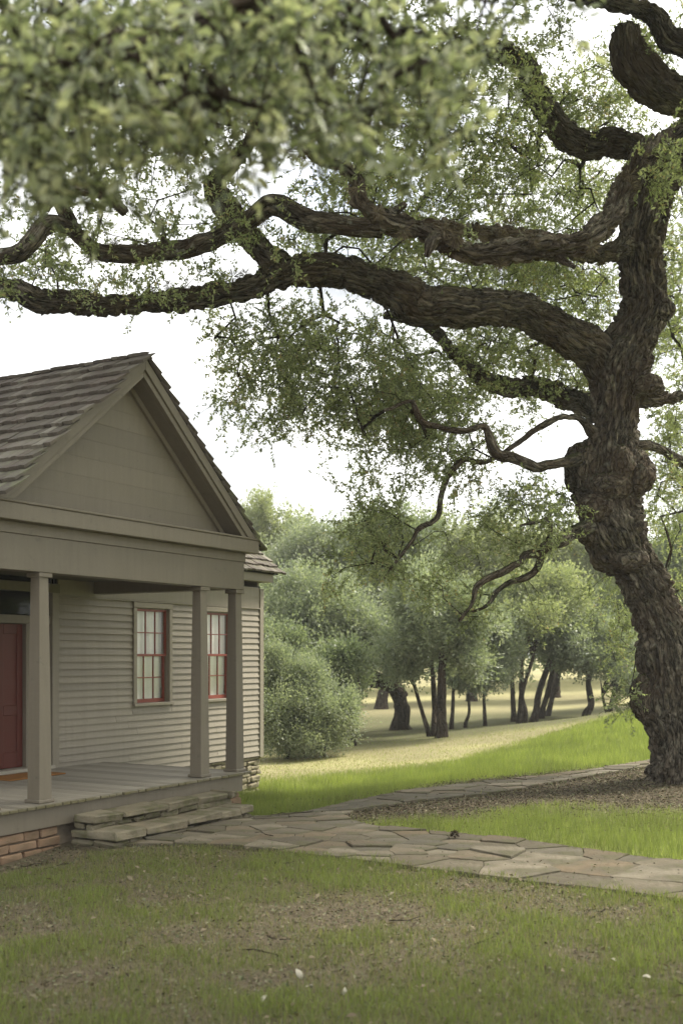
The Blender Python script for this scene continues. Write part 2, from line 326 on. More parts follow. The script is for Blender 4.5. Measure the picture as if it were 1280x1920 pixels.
BR_Y = [(-14, 21), (-2, 21.4), (2.4, 23.4), (5, 26.8), (8, 30.6), (14, 34)]      # far edge of the fresh grass
def zones(X, Y):
    """lush, dry, bare weights of the ground cover"""
    X = np.asarray(X, float); Y = np.asarray(Y, float)
    wob = (n2(X, Y, 1.6, 3, 9.0) - .5)
    yb = np.interp(X, [a for a, b in BR_Y], [b for a, b in BR_Y]) + wob * 1.5
    near = 1 - sstep(11.2, 12.6, Y + .42 * X + wob)                      # lawn this side of the path
    lush = (1 - sstep(-1.6, 2.0, Y - yb)) * (1 - near)
    d_oak = np.hypot((X - 5.0) / 1.25, Y - 17.0 + .25 * (X - 5))
    bare = np.exp(-(d_oak / 3.1) ** 2) * 1.25 * (1 - sstep(18.6, 19.8, Y - .55 * (X - 4)))     # litter round the oak, up to the far path
    tip = np.exp(-((X - .9) ** 2 / 1.2 + (Y - 14.1) ** 2 / .5)); bare = np.maximum(bare, tip * 1.1)
    tt = np.clip(((X - .4) * 4.8 + (Y - 14.1) * 3.3) / (4.8 ** 2 + 3.3 ** 2), 0, 1); ds = np.hypot(X - .4 - 4.8 * tt, Y - 14.1 - 3.3 * tt); bare = np.maximum(bare, .95 * np.exp(-(ds / .85) ** 2) * (1 - sstep(-.2, .3, Y - 15.3 - .85 * (X - .9))))
    s, w = to_h(X, Y); bare = np.maximum(bare, 1.2 * np.exp(-((w + .1) / .42) ** 2) * (1 - sstep(-2.0, -1.4, s)))
    lush = lush * (1 - np.clip(bare * 1.6 - .3 + wob, 0, 1))
    patch = n2(X, Y, .55, 4, 2.0); patch2 = n2(X, Y, 1.9, 3, 21.0)
    green = np.where(near > .5, np.clip((patch * .55 + patch2 * .45 - .40) * 4.5, 0, 1) * (1 - .9 * np.clip(bare, 0, 1)), lush)
    dry = sstep(-1.6, 2.0, Y - yb) * (1 - near)
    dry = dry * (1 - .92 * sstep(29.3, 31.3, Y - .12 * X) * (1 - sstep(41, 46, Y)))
    dry = dry * (.55 + .45 * sstep(.35, .6, n2(X, Y, 3.5, 3, 31.0)))
    shade_g = sstep(28.5, 31, Y - .12 * X)                               # shade of the far trees put into the turf as darker green
    return np.clip(green, 0, 1), np.clip(dry, 0, 1), np.clip(bare, 0, 1), shade_g, near

def ground_mat():
    t = MT('ground_cover', .95, .08); v = t.coord()
    a = t.noise(v, 34, 5, .75); b = t.noise(v, 7, 5, .65); c = t.noise(v, 90, 3, .7)
    soil = t.mix(t.ramp(a, [(.32, 0.0), (.7, 1.0)]), (.088, .072, .050), (.19, .158, .108))
    soil = t.mix(t.ramp(c, [(.58, 0.0), (.68, .8)]), soil, (.21, .175, .12))
    turf = t.mix(t.ramp(a, [(.3, 0.0), (.7, 1.0)]), (.115, .112, .056), (.195, .182, .098))
    lush = t.mix(t.ramp(a, [(.25, 0.0), (.75, 1.0)]), (.17, .205, .050), (.29, .325, .095))
    dryc = t.mix(t.ramp(t.math('MULTIPLY', t.math('ADD', a, b), .5), [(.35, 0.0), (.65, 1.0)]), (.32, .30, .145), (.45, .41, .215))
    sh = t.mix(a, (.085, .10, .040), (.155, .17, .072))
    k = t.mix(t.math('MULTIPLY', t.attr('green'), t.ramp(b, [(.3, .35), (.6, .95)])), soil, turf)
    k = t.mix(t.attr('lush'), k, lush); k = t.mix(t.attr('dry'), k, dryc)
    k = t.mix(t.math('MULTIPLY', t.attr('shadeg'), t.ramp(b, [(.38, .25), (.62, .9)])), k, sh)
    t.col(k); t.bump(t.math('ADD', a, t.math('MULTIPLY', b, 2.0)), .9, .04); return t.m
def lines(dense0, dense1, step, far):
    m = list(np.arange(dense0, dense1 + 1e-6, step)); x = dense1; st = step
    while x < far: st *= 1.16; x += st; m.append(x)
    x = dense0; st = step
    lo = []
    while x > -far: st *= 1.16; x -= st; lo.append(x)
    return np.array(lo[::-1] + m)
gx = lines(-7.5, 10.5, .15, 300); gy = lines(4.5, 34, .15, 300)
GX, GY = np.meshgrid(gx, gy); GZ = gz(GX, GY)
_fine = (n2(GX, GY, .22, 3, 50.) - .5) * .035 * (GY < 34)
_fine = np.where(in_poly(GX, GY, PATH), -.02, _fine)
GZ = GZ + _fine
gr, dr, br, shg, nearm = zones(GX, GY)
W_, H_ = len(gx), len(gy); idx = np.arange(W_ * H_).reshape(H_, W_)
q = np.stack([idx[:-1, :-1], idx[:-1, 1:], idx[1:, 1:], idx[1:, :-1]], -1).reshape(-1, 4)
lushm = np.where(nearm > .5, 0, gr)
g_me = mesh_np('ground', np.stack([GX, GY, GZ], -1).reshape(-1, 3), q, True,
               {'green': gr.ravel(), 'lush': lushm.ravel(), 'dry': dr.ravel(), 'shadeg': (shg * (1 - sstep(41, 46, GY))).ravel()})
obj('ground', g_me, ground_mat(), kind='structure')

# ------------------------------------------------------------------ flagstone path
def clip(poly, p0, nrm):
    out = []; m = len(poly)
    for i in range(m):
        a, b = poly[i], poly[(i + 1) % m]; da, db = (a - p0) @ nrm, (b - p0) @ nrm
        if da <= 0: out.append(a)
        if (da < 0 < db) or (db < 0 < da): out.append(a + (b - a) * (da / (da - db)))
    return out
path = empty('path', (0, 0, 0), kind='structure')
_bed = [(float(x), float(y)) for x, y in PATH]
def path_sites():
    rg = np.random.default_rng(21); C = np.stack([rg.uniform(-2.7, 7.4, 9000), rg.uniform(7.5, 21.5, 9000)], 1); C = C[in_poly(C[:, 0], C[:, 1], PATH)]
    dm = .23 + .15 * vnoise(np.c_[C * .9, np.full(len(C), 3.3)]) + np.where((C[:, 1] < 11) & (C[:, 0] > 0), .16, 0); pts = np.zeros((0, 2))
    for c, d in zip(C, dm):
        if len(pts) < 290 and (len(pts) == 0 or ((((pts - c) * [.85, 1.1]) ** 2).sum(1) > d * d).all()): pts = np.vstack([pts, c])
    return pts
sites = path_sites()
bedV = []; bedF = []
for i, c in enumerate(sites):
    poly = [p for p in PATH]; dd = np.linalg.norm(sites - c, axis=1)
    for q8 in range(8):
        nv = np.array([math.cos(q8 * math.pi / 4), math.sin(q8 * math.pi / 4)]); poly = clip(poly, c + nv * .50, nv) if len(poly) > 2 else poly
    gap = rnd.uniform(.001, .005)
    cell = poly
    for j in np.argsort(dd)[1:26]:
        o = sites[j]; nv = (o - c) / dd[j]; cell = clip(cell, (o + c) / 2 - nv * gap, nv) if len(cell) > 2 else cell
    if len(cell) < 3: continue
    # break the edges up so that no joint is ruler-straight
    pts = []
    for k in range(len(cell)):
        a, b = np.array(cell[k]), np.array(cell[(k + 1) % len(cell)]); Ln = np.linalg.norm(b - a)
        if Ln < .02: continue
        m = 3 if Ln > .3 else (2 if Ln > .14 else 1)
        for e in range(m):
            p = a + (b - a) * (e / m)
            pts.append(p)
    if len(pts) < 3: continue
    pts = np.array(pts); pts = pts + np.stack([n2(pts[:, 0], pts[:, 1], .13, 2, 6.) - .5, n2(pts[:, 0], pts[:, 1], .13, 2, 16.) - .5], 1) * .06; ctr = pts.mean(0); n = len(pts)
    base = gz(pts[:, 0], pts[:, 1]); tilt = rng.normal(0, .024, 2); lift = .032 + rnd.uniform(-.014, .016)
    ztop = base + lift + (pts - ctr) @ tilt * .35
    V = []
    ins = ctr + (pts - ctr) * .97
    for p in pts: V.append((p[0] - ctr[0], p[1] - ctr[1], -.09))
    for p, z in zip(pts, ztop): V.append((p[0] - ctr[0], p[1] - ctr[1], z - .005 - base.mean()))
    for p, z in zip(ins, ztop): V.append((p[0] - ctr[0], p[1] - ctr[1], z - base.mean() + rnd.uniform(-.002, .002)))
    bm = bmesh.new(); vv = [bm.verts.new(v) for v in V]
    for k in range(n):
        k1 = (k + 1) % n
        bm.faces.new((vv[k], vv[k1], vv[n + k1], vv[n + k])); bm.faces.new((vv[n + k], vv[n + k1], vv[2 * n + k1], vv[2 * n + k]))
    cz = bm.verts.new((0, 0, ztop.mean() - base.mean()))
    for k in range(n): bm.faces.new((vv[2 * n + k], vv[2 * n + (k + 1) % n], cz))
    bmesh.ops.recalc_face_normals(bm, faces=bm.faces)
    o = obj('flagstone', bm_mesh('flagstone', bm), M['flag'], path); o.location = (ctr[0], ctr[1], float(base.mean()))
# bed between the stones: a thin sheet that follows the ground
bx, by = np.meshgrid(np.arange(-2.8, 7.5, .12), np.arange(7.4, 21.8, .12)); inb = in_poly(bx, by, PATH) & (poly_dist(bx, by, PATH) > .05)
ii = np.arange(bx.size).reshape(bx.shape); okq = inb[:-1, :-1] & inb[1:, :-1] & inb[:-1, 1:] & inb[1:, 1:]
bq = np.stack([ii[:-1, :-1], ii[:-1, 1:], ii[1:, 1:], ii[1:, :-1]], -1)[okq]
obj('joint_bed', mesh_np('joint_bed', np.stack([bx, by, gz(bx, by) + .006], -1).reshape(-1, 3), bq, True), M['dirtjoint'], path)

# ------------------------------------------------------------------ the house
house = empty('clapboard_house', (O2[0], O2[1], 0), math.atan2(U2[1], U2[0]),
              label='taupe clapboard house with a gabled columned porch and red sash windows', category='house')
CS = -1.12; DZ = .45; WF = 2.70
pt = M['paint']
# deck boards, running into the house, their ends proud of the skirt
deck = empty('porch_deck', parent=house); s = -3.44; bi = 0
while s < 1.19:
    wd_ = rnd.uniform(.112, .140); e = min(s + wd_, 1.20)
    me = box_me('deck_board', -(e - s) / 2 + .006, (e - s) / 2 - .006, rnd.uniform(-.016, .012), WF - .02, -.032, rnd.uniform(-.002, .002), .004)
    o = obj('deck_board', me, M['deck'], deck); o.location = ((s + e) / 2, 0, DZ); s = e
box('skirt_board', -3.30, 1.05, .055, .10, .195, .412, pt, house)
box('skirt_board', 1.01, 1.05, .10, WF, .195, .412, pt, house)
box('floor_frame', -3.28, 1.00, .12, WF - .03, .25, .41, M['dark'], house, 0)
# column foundation: mortar core and coursed blocks
found = box('porch_foundation', -3.42, 1.02, .135, .45, -.55, .185, M['mortar'], house, 0)
def courses(parent, mat, s0, s1, w, zs, lmin, lmax, depth=.10, seed=1, name='block', jit=.10, bev=.12):
    r = random.Random(seed)
    for ci, (z0, z1) in enumerate(zs):
        s = s0 + (0 if ci % 2 else -r.uniform(.05, .15))
        while s < s1 - .03:
            ln = r.uniform(lmin, lmax); a, b = max(s, s0), min(s + ln, s1); s += ln
            if b - a < .05: continue
            o = obj(name, stone_me(name, (b - a) - .012, depth, (z1 - z0) - .012, r.random(), jit, bev), mat, parent)
            o.location = ((a + b) / 2, w + depth / 2 + r.uniform(-.012, .008), (z0 + z1) / 2)
            o.rotation_euler = (r.uniform(-.02, .02), r.uniform(-.015, .015), r.uniform(-.02, .02))
courses(found, M['brick'], -3.46, -2.37, .085, [(.08, .185), (-.02, .08), (-.12, -.02), (-.23, -.12), (-.34, -.23)], .22, .42, seed=4)
courses(found, M['brick'], .10, 1.06, .085, [(.11, .185), (.02, .11), (-.08, .02), (-.18, -.08), (-.3, -.18)], .13, .30, seed=9, jit=.16)
# stone steps
steps = empty('stone_steps', parent=house)
def step_course(z0, z1, wf, sa, sb, lmin, lmax, seed, slab=False):
    r = random.Random(seed); s = sa; first = True
    while s < sb - .04:
        ln = r.uniform(lmin, lmax); e = min(s + ln, sb)
        if sb - e < .12: e = sb
        ov = .03 if slab else 0; g = .012
        wf_ = wf - ov + r.uniform(-.02, .03); back = -.03 if (slab or not first) else (wf + (-.03 - wf) * r.uniform(.4, .7))
        def put(a, b, w0, w1):
            o = obj('step_stone', stone_me('step_stone', b - a - g, w1 - w0, z1 - z0 - (.004 if slab else .012), r.random(), .22 if slab else .3, .16 if slab else .24), M['steps'], steps)
            o.location = ((a + b) / 2, (w0 + w1) / 2, (z0 + z1) / 2 + r.uniform(-.006, .006)); o.rotation_euler = (r.uniform(-.015, .015), r.uniform(-.012, .012), r.uniform(-.02, .02))
        put(s, e, wf_, back)
        if first and not slab: put(sa, e, back + .01, -.03)
        s = e; first = False
step_course(.215, .305, -.35, -2.33, .34, .42, .85, 1, True)
step_course(.135, .215, -.33, -2.31, .30, .16, .42, 2)
step_course(.06, .15, -.68, -2.36, .24, .4, .8, 3, True)
step_course(-.02, .06, -.66, -2.34, .20, .18, .45, 4)
step_course(-.12, -.02, -.67, -2.35, .22, .2, .5, 5)
# columns
def column(s):
    b, tp = .0925, .0675; z0, z1 = DZ + .035, 2.905
    bm = bmesh.new(); lo = [bm.verts.new((x * b, y * b, z0)) for x, y in ((-1, -1), (1, -1), (1, 1), (-1, 1))]
    mid = [bm.verts.new((x * (b * .45 + tp * .55), y * (b * .45 + tp * .55), z0 + (z1 - z0) * .55)) for x, y in ((-1, -1), (1, -1), (1, 1), (-1, 1))]
    hi = [bm.verts.new((x * tp, y * tp, z1)) for x, y in ((-1, -1), (1, -1), (1, 1), (-1, 1))]
    for A, B in ((lo, mid), (mid, hi)):
        for k in range(4): bm.faces.new((A[k], A[(k + 1) % 4], B[(k + 1) % 4], B[k]))
    bm.faces.new(lo[::-1]); bm.faces.new(hi)
    bmesh.ops.bevel(bm, geom=[e for e in bm.edges if abs(e.verts[0].co.z - e.verts[1].co.z) > .2], offset=.005, segments=1, affect='EDGES')
    c = obj('column', bm_mesh('column', bm), pt, house); c.location = (s, .205, 0)
    box('column_base', -.115, .115, -.115, .115, DZ + .003, DZ + .04, pt, c, .008)
    box('capital', -.098, .098, -.098, .098, 2.898, 2.948, pt, c, .004)
for s_ in (-2.57, .285, 1.075, -3.33): column(s_)
# entablature
ent = empty('entablature', parent=house)
box('beam', -3.41, 1.15, .10, .31, 2.95, 3.33, pt, ent); box('frieze_band', -3.425, 1.165, .085, .32, 3.332, 3.45, pt, ent)
for sx in (-3.41, .94): box('side_beam', sx, sx + .21, .312, WF - .05, 2.952, 3.45, pt, ent)
box('cornice', -3.525, 1.28, -.06, .40, 3.452, 3.625, pt, ent); box('cornice_moulding', -3.54, 1.297, -.078, .40, 3.627, 3.655, pt, ent, .008)
for sx in (-3.525, .98): box('side_cornice', sx, sx + .30, .402, WF - .02, 3.454, 3.615, pt, ent)
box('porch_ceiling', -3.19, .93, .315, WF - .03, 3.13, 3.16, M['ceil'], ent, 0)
# pediment
MS = .84; ZA = 5.60; ZB = 3.657
ped = empty('pediment', parent=house)
def half(side, z0, h, zb=ZB):
    d0, d1 = (z0 - zb) / MS, (z0 - h - zb) / MS
    return [(CS, z0), (CS + side * d0, zb), (CS + side * d1, zb), (CS, z0 - h)]
for sd in (-1, 1):
    g = .0015 * sd
    pts = [(a + g, b) for a, b in half(sd, ZA, .145)]; prism('rake_board', pts, -.06, .02, 'y', pt, ped, .003)
    pts = [(a + g, b) for a, b in half(sd, ZA - .147, .085)]; prism('rake_moulding', pts, -.035, .03, 'y', pt, ped, .003)
    pts = [(a + g, b) for a, b in half(sd, ZA - .20, .03)]; prism('rake_soffit', pts, .032, .245, 'y', pt, ped)
    pts = [(a + g, b) for a, b in half(sd, ZA - .232, .085)]; prism('bed_moulding', pts, .205, .246, 'y', pt, ped, .003)
z = ZB
while z < 5.38:
    z1 = min(z + rnd.uniform(.205, .235), 5.40); gp = .0008
    d0 = (ZA - .21 - z) / MS; d1 = max((ZA - .21 - z1 + gp) / MS, .004)
    prism('tympanum_board', [(CS - d0, z), (CS + d0, z), (CS + d1, z1 - gp), (CS - d1, z1 - gp)], .248 + rnd.uniform(0, .003), .28, 'y', pt, ped, .0008); z = z1
# porch roof: sheathing and shingles
SL = math.atan(MS); cs_, sn_ = math.cos(SL), math.sin(SL); LEN = 2.52 / cs_
roof = empty('porch_roof', parent=house)
for sd in (-1, 1):
    a = [(CS, ZA + .002), (CS + sd * 2.44, ZA - MS * 2.44), (CS + sd * 2.44, ZA - MS * 2.44 + .03), (CS, ZA + .032)]
    prism('sheathing', [(x + .001 * sd, y) for x, y in a], -.055, 5.2, 'y', M['dark'], roof)
def shingle_mesh(wd):
    bm = bmesh.new(); t0, t1, ln = .037, .004, .40
    jj = [rnd.uniform(-.008, .008) for _ in range(3)]
    v = [(-wd / 2, jj[0], 0), (wd / 2, jj[1], 0), (wd / 2, ln, 0), (-wd / 2, ln, 0), (-wd / 2, jj[0], t0), (wd / 2, jj[1], t0), (wd / 2, ln, t1), (-wd / 2, ln, t1), (0, jj[2], 0), (0, jj[2] - .002, t0 * 1.1)]
    vv = [bm.verts.new(x) for x in v]
    for f in ((0, 3, 2, 1, 8), (4, 9, 5, 6, 7), (0, 8, 9, 4), (8, 1, 5, 9), (1, 2, 6, 5), (2, 3, 7, 6), (3, 0, 4, 7)): bm.faces.new([vv[i] for i in f])
    bmesh.ops.recalc_face_normals(bm, faces=bm.faces); return bm_mesh('shingle', bm)
WIDS = [.085, .10, .12, .135, .15, .17, .19]; SHM = [(w_, shingle_mesh(w_)) for w_ in WIDS for _ in range(3)]
for _, m_ in SHM: m_.materials.append(M['shingle'])
SHV = {id(m_): (np.array([v.co for v in m_.vertices]), [list(p.vertices) for p in m_.polygons]) for _, m_ in SHM}
def shingle_roof(parent, origin, ax, ay, along, upl, expo, pick, seed, fr=0.0):
    """origin: eave start; ax along the course, ay up the slope. pick(along, up) True -> own object, else joined."""
    r = random.Random(seed); ax = np.array(ax, float); ay = np.array(ay, float); az = np.cross(ax, ay); origin = np.array(origin, float)
    V = []; Fq = []; Fp = []; rr = []; cnt = 0; k = 0
    e = 0.0
    while e < upl - .02:
        a = fr - r.uniform(0, .02)
        while a < along:
            w_, m_ = SHM[r.randrange(len(SHM))]; c = a + w_ / 2; a += w_ + r.uniform(.001, .006)
            tl = r.uniform(.075, .105); rot = r.gauss(0, .012); dn = r.uniform(-.020, .020)
            X = ax * math.cos(rot) + ay * math.sin(rot); Yv = -ax * math.sin(rot) + ay * math.cos(rot)
            Yt = Yv * math.cos(tl) - az * math.sin(tl); Z = np.cross(X, Yt); Yt = Yt * min(1.0, (upl + .03 - e) / .40)
            p = origin + ax * c + ay * (e + dn) + az * (.036 + r.uniform(0, .006))
            if pick(c, e):
                o = obj('shingle', m_, None, parent); o.matrix_local = Matrix(((X[0], Yt[0], Z[0], p[0]), (X[1], Yt[1], Z[1], p[1]), (X[2], Yt[2], Z[2], p[2]), (0, 0, 0, 1))); cnt += 1
            else:
                v, fs = SHV[id(m_)]; b = len(V) * 1; V.extend((p + v[:, :1] * X + v[:, 1:2] * Yt + v[:, 2:] * Z).tolist())
                for f in fs:
                    f2 = [b + i for i in f]
                    if len(f2) == 4: Fq.append(f2)
                    else: Fp.append(f2)
        e += expo * r.uniform(.97, 1.03)
    if V:
        me = mesh_np('shingle_courses', np.array(V), [np.array(Fq), np.array(Fp)])
        obj('shingle_courses', me, M['shingle'], parent, kind='stuff')
    return cnt
LEFT0 = (CS - 2.52, -.085, ZA + .002 - MS * 2.52)
nsh = shingle_roof(roof, (LEFT0[0], 5.1, LEFT0[2]), (0, -1, 0), (cs_, 0, sn_), 5.19, LEN, .232,
                   lambda c, e: (5.19 - c) < .42 + 2.25 * e / LEN, 31)
shingle_roof(roof, (CS + 2.52, -.085, LEFT0[2]), (0, 1, 0), (-cs_, 0, sn_), 5.19, LEN, .232, lambda c, e: False, 32)
# main block: wall core, foundation, clapboards
WALLS0, WALLS1 = -7.72, 5.46
box('wall_core', WALLS0, -2.40, WF + .03, WF + .06, .20, 3.30, M['dark'], house, 0); box('wall_core', .20, 1.93, WF + .03, WF + .06, .20, 3.30, M['dark'], house, 0); box('wall_core', -2.39, .19, WF + .065, WF + .09, 2.95, 3.30, M['dark'], house, 0)
OPEN = [(1.94, 2.74), (3.67, 4.47)]; WZ0, WZ1 = 1.295, 2.79
box('wall_core', 2.745, 3.665, WF + .03, WF + .06, .20, 3.30, M['dark'], house, 0); box('wall_core', 4.475, 5.42, WF + .03, WF + .06, .20, 3.30, M['dark'], house, 0)
for a, b in OPEN:
    box('wall_core', a, b, WF + .03, WF + .06, .20, WZ0 - .005, M['dark'], house, 0); box('wall_core', a, b, WF + .03, WF + .06, WZ1 + .005, 3.30, M['dark'], house, 0)
box('side_wall', 5.40, 5.45, WF + .07, 9.6, .36, 3.4, M['clap'], house, 0); box('side_wall', WALLS0, WALLS0 + .05, WF + .07, 9.6, .36, 3.4, M['clap'], house, 0)
box('rear_wall', WALLS0 + .06, 5.39, 9.55, 9.6, .36, 3.4, M['clap'], house, 0)
siding = empty('siding', parent=house)
DOOR0, DOOR1 = -2.50, .26
zb = .20; EXPO = 2.68 / 26
for k in range(26):
    z0 = zb + k * EXPO; z1 = z0 + EXPO + .012
    segs = [(1.0, 5.355)] if z1 < DZ else [(DOOR1, 5.355)]
    if z1 > WZ0 - .055 and z0 < WZ1 + .075:
        segs = [(DOOR1, 1.862), (2.822, 3.592), (4.552, 5.355)]
        for a, b in ((1.866, 2.818), (3.596, 4.548)):
            for q0, q1 in ((z0, min(z1, WZ0 - .053)), (max(z0, WZ1 + .088), z1)):
                if q1 - q0 > .012: prism('clapboard', [(WF + .028, q0), (WF - .010, q0), (WF + .018 - .025 * (z1 - q1) / EXPO, q1), (WF + .028, q1)], a, b, 'x', M['clap'], siding)
    if z1 >= DZ: segs = segs + [(WALLS0, DOOR0)]
    for a, b in segs:
        cuts = [a, b]
        if b - a > 2.6: cuts = [a, rnd.uniform(a + 1, b - 1), b]
        for a1, b1 in zip(cuts[:-1], cuts[1:]):
            j = rnd.uniform(-.002, .003)
            prism('clapboard', [(WF + .028, z0), (WF - .012 + j, z0 + rnd.uniform(-.003, .003)), (WF + .018, z1), (WF + .028, z1)], a1 + .002, b1 - .002, 'x', M['clap'], siding)
box('corner_board', 5.357, 5.475, WF - .022, WF + .10, .175, 3.26, M['clap'], house); 
box('frieze_board', DOOR1, 5.355, WF - .005, WF + .028, 2.905, 3.28, M['clap'], house); box('frieze_moulding', DOOR1, 5.357, WF - .028, WF + .028, 2.882, 2.903, M['clap'], house)
box('frieze_board', WALLS0, DOOR0, WF - .005, WF + .028, 2.905, 3.28, M['clap'], house)
f2 = box('house_foundation', WALLS0 + .05, 5.40, WF + .10, WF + .5, -1.0, .195, M['mortar'], house, 0)
courses(f2, M['found'], 1.2, 5.45, WF + .03, [(.13, .195), (.04, .13), (-.05, .04), (-.15, -.05), (-.27, -.15), (-.4, -.27), (-.54, -.4)], .10, .30, .12, 14, 'rubble_stone', .22, .2)
box('main_cornice', WALLS0 - .1, 5.52, 2.50, WF - .03, 3.375, 3.53, M['clap'], house); box('main_cornice', 5.478, 5.52, WF - .028, 6.0, 3.373, 3.52, M['clap'], house)
# main roof
mroof = empty('main_roof', parent=house); MM = .80; c2, s2 = math.cos(math.atan(MM)), math.sin(math.atan(MM)); RW = 6.05
prism('sheathing', [(2.46, 3.545), (RW, 3.545 + MM * (RW - 2.46)), (9.7, 3.50), (9.7, 3.47), (RW, 3.515 + MM * (RW - 2.46)), (2.46, 3.515)], WALLS0 - .15, 5.62, 'x', M['dark'], mroof)
shingle_roof(mroof, (WALLS0 - .2, 2.41, 3.545 - .04), (1, 0, 0), (0, c2, s2), 5.62 - WALLS0 + .25, 4.6, .19, lambda c, e: c > 11.2 and e < .72, 33)
# gable ends of the main block
prism('gable_wall', [(2.9, 3.4), (9.4, 3.4), (RW, 3.4 + MM * (RW - 2.95))], 5.40, 5.44, 'x', M['clap'], house)
# windows
def window(s0, s1):
    w = empty('window', parent=house); z0, z1 = WZ0, WZ1; cz = M['clap']
    box('casing', s0 - .075, s0, WF - .03, WF + .03, z0 - .001, z1, cz, w); box('casing', s1, s1 + .075, WF - .03, WF + .03, z0 - .001, z1, cz, w)
    box('casing', s0 - .077, s1 + .077, WF - .032, WF + .03, z1 + .002, z1 + .085, cz, w); box('sill', s0 - .085, s1 + .085, WF - .055, WF + .16, z0 - .05, z0 - .003, cz, w, .006)
    for a, b in ((s0, s0 + .012), (s1 - .012, s1)): box('jamb', a, b, WF + .03, WF + .17, z0, z1, cz, w, 0)
    box('head_jamb', s0 + .013, s1 - .013, WF + .03, WF + .17, z1 - .012, z1 - .001, cz, w, 0)
    zm = (z0 + z1) / 2 + .005; a, b = s0 + .014, s1 - .014
    for (lo, hi, wf) in ((zm - .018, z1 - .013, WF + .032), (z0, zm + .018, WF + .070)):
        lower = lo == z0
        fr = .034; bt = .06 if lower else .036
        box('stile', a, a + fr, wf, wf + .035, lo, hi, M['red2'], w, .002); box('stile', b - fr, b, wf, wf + .035, lo, hi, M['red2'], w, .002)
        box('rail', a + fr, b - fr, wf + .001, wf + .034, lo, lo + bt, M['red2'], w, .002); box('rail', a + fr, b - fr, wf + .001, wf + .034, hi - .036, hi, M['red2'], w, .002)
        ia, ib, il, ih = a + fr, b - fr, lo + bt, hi - .036
        for k in (1, 2): x = ia + (ib - ia) * k / 3; box('muntin', x - .0075, x + .0075, wf + .004, wf + .030, il, ih, M['red2'], w, .002)
        zc = (il + ih) / 2; box('muntin', ia, ib, wf + .005, wf + .029, zc - .0075, zc + .0075, M['red2'], w, .002)
        for k in range(3):
            for (p, q_) in ((il, zc - .0075), (zc + .0075, ih)):
                x0, x1 = ia + (ib - ia) * k / 3 + .008, ia + (ib - ia) * (k + 1) / 3 - .008
                o = box('pane', x0, x1, wf + .015, wf + .018, p + .0005, q_ - .0005, M['glass'], w, 0); o.rotation_euler = (0, 0, 0)
    # curtain
    xs = np.linspace(s0 - .05, s1 + .05, 80); zs = [z0 - .02, z0 + .22, z0 + .225, z1 + .05]
    V = []
    for zi, z in enumerate(zs):
        for x in xs: V.append((x, WF + .135 + .012 * math.sin(x * 38 + .6 * math.sin(x * 11)) + (.012 if zi < 2 else 0), z))
    n_ = len(xs); F_ = [(r * n_ + c, r * n_ + c + 1, (r + 1) * n_ + c + 1, (r + 1) * n_ + c) for r in range(3) for c in range(n_ - 1)]
    obj('curtain', mesh_np('curtain', np.array(V), np.array(F_), True), M['curtain'], w)
    box('window_back', s0 - .1, s1 + .1, WF + .34, WF + .36, z0 - .1, z1 + .12, M['dark'], w, 0)
for a, b in OPEN: window(a, b)
# entrance: double door, transom, side lights
dw = empty('entrance', parent=house); g_ = M['paint']
box('door_casing', .12, .255, WF - .035, WF + .06, DZ, 2.93, M['clap'], dw); box('door_casing', -2.495, -2.36, WF - .035, WF + .06, DZ, 2.93, M['clap'], dw)
box('door_head', -2.50, .26, WF - .045, WF + .06, 2.932, 3.06, g_, dw); box('threshold', -2.35, .115, WF - .10, WF + .25, DZ, DZ + .05, M['deck'], dw, .006)
box('transom_bar', -2.355, .117, WF - .01, WF + .2, 2.485, 2.60, g_, dw); box('jamb', -.325, -.235, WF + .02, WF + .2, DZ + .052, 2.483, g_, dw); box('jamb', -2.005, -1.915, WF + .02, WF + .2, DZ + .052, 2.483, g_, dw)
box('transom_glass', -2.30, .06, WF + .13, WF + .135, 2.62, 2.91, M['glass'], dw, 0); box('transom_frame', -2.36, -2.30, WF + .11, WF + .15, 2.602, 2.93, M['red'], dw, .002); box('transom_frame', .06, .118, WF + .11, WF + .15, 2.602, 2.93, M['red'], dw, .002)
for x in (-1.53, -.72): box('transom_muntin', x - .015, x + .015, WF + .12, WF + .148, 2.622, 2.908, M['red'], dw, .002)
for a in (-.232, -2.357): box('sidelight', a, a + .35, WF + .14, WF + .145, DZ + .052, 2.483, M['glass'], dw, 0)
box('entry_back', -2.5, .3, WF + .5, WF + .52, DZ, 3.0, M['dark'], dw, 0)
for a, b in ((-1.912, -1.122), (-1.118, -.328)):
    d = box('door', a, b, WF + .10, WF + .14, DZ + .055, 2.48, M['red'], house, .003)
    z0 = DZ + .055
    st = .105
    for x0, x1 in ((a + .002, a + st), (b - st, b - .002), ((a + b) / 2 - .045, (a + b) / 2 + .045)): box('stile', x0, x1, WF + .082, WF + .101, z0 + .002, 2.478, M['red'], d, .006)
    for zz0, zz1 in ((z0 + .002, z0 + .22), (z0 + .72, z0 + .86), (2.34, 2.478)):
        for x0, x1 in ((a + st + .001, (a + b) / 2 - .046), ((a + b) / 2 + .046, b - st - .001)): box('rail', x0, x1, WF + .083, WF + .101, zz0, zz1, M['red'], d, .006)
box('doormat', 0, 0.98, 0, .50, 0, .016, M['mat'], None, .004, label='brown coir doormat lying before the red front door', category='doormat')
dm = bpy.data.objects['doormat']; p_ = HW(-1.33, 1.96); dm.location = (p_[0], p_[1], DZ + .004); dm.rotation_euler = (0, 0, math.atan2(U2[1], U2[0]))

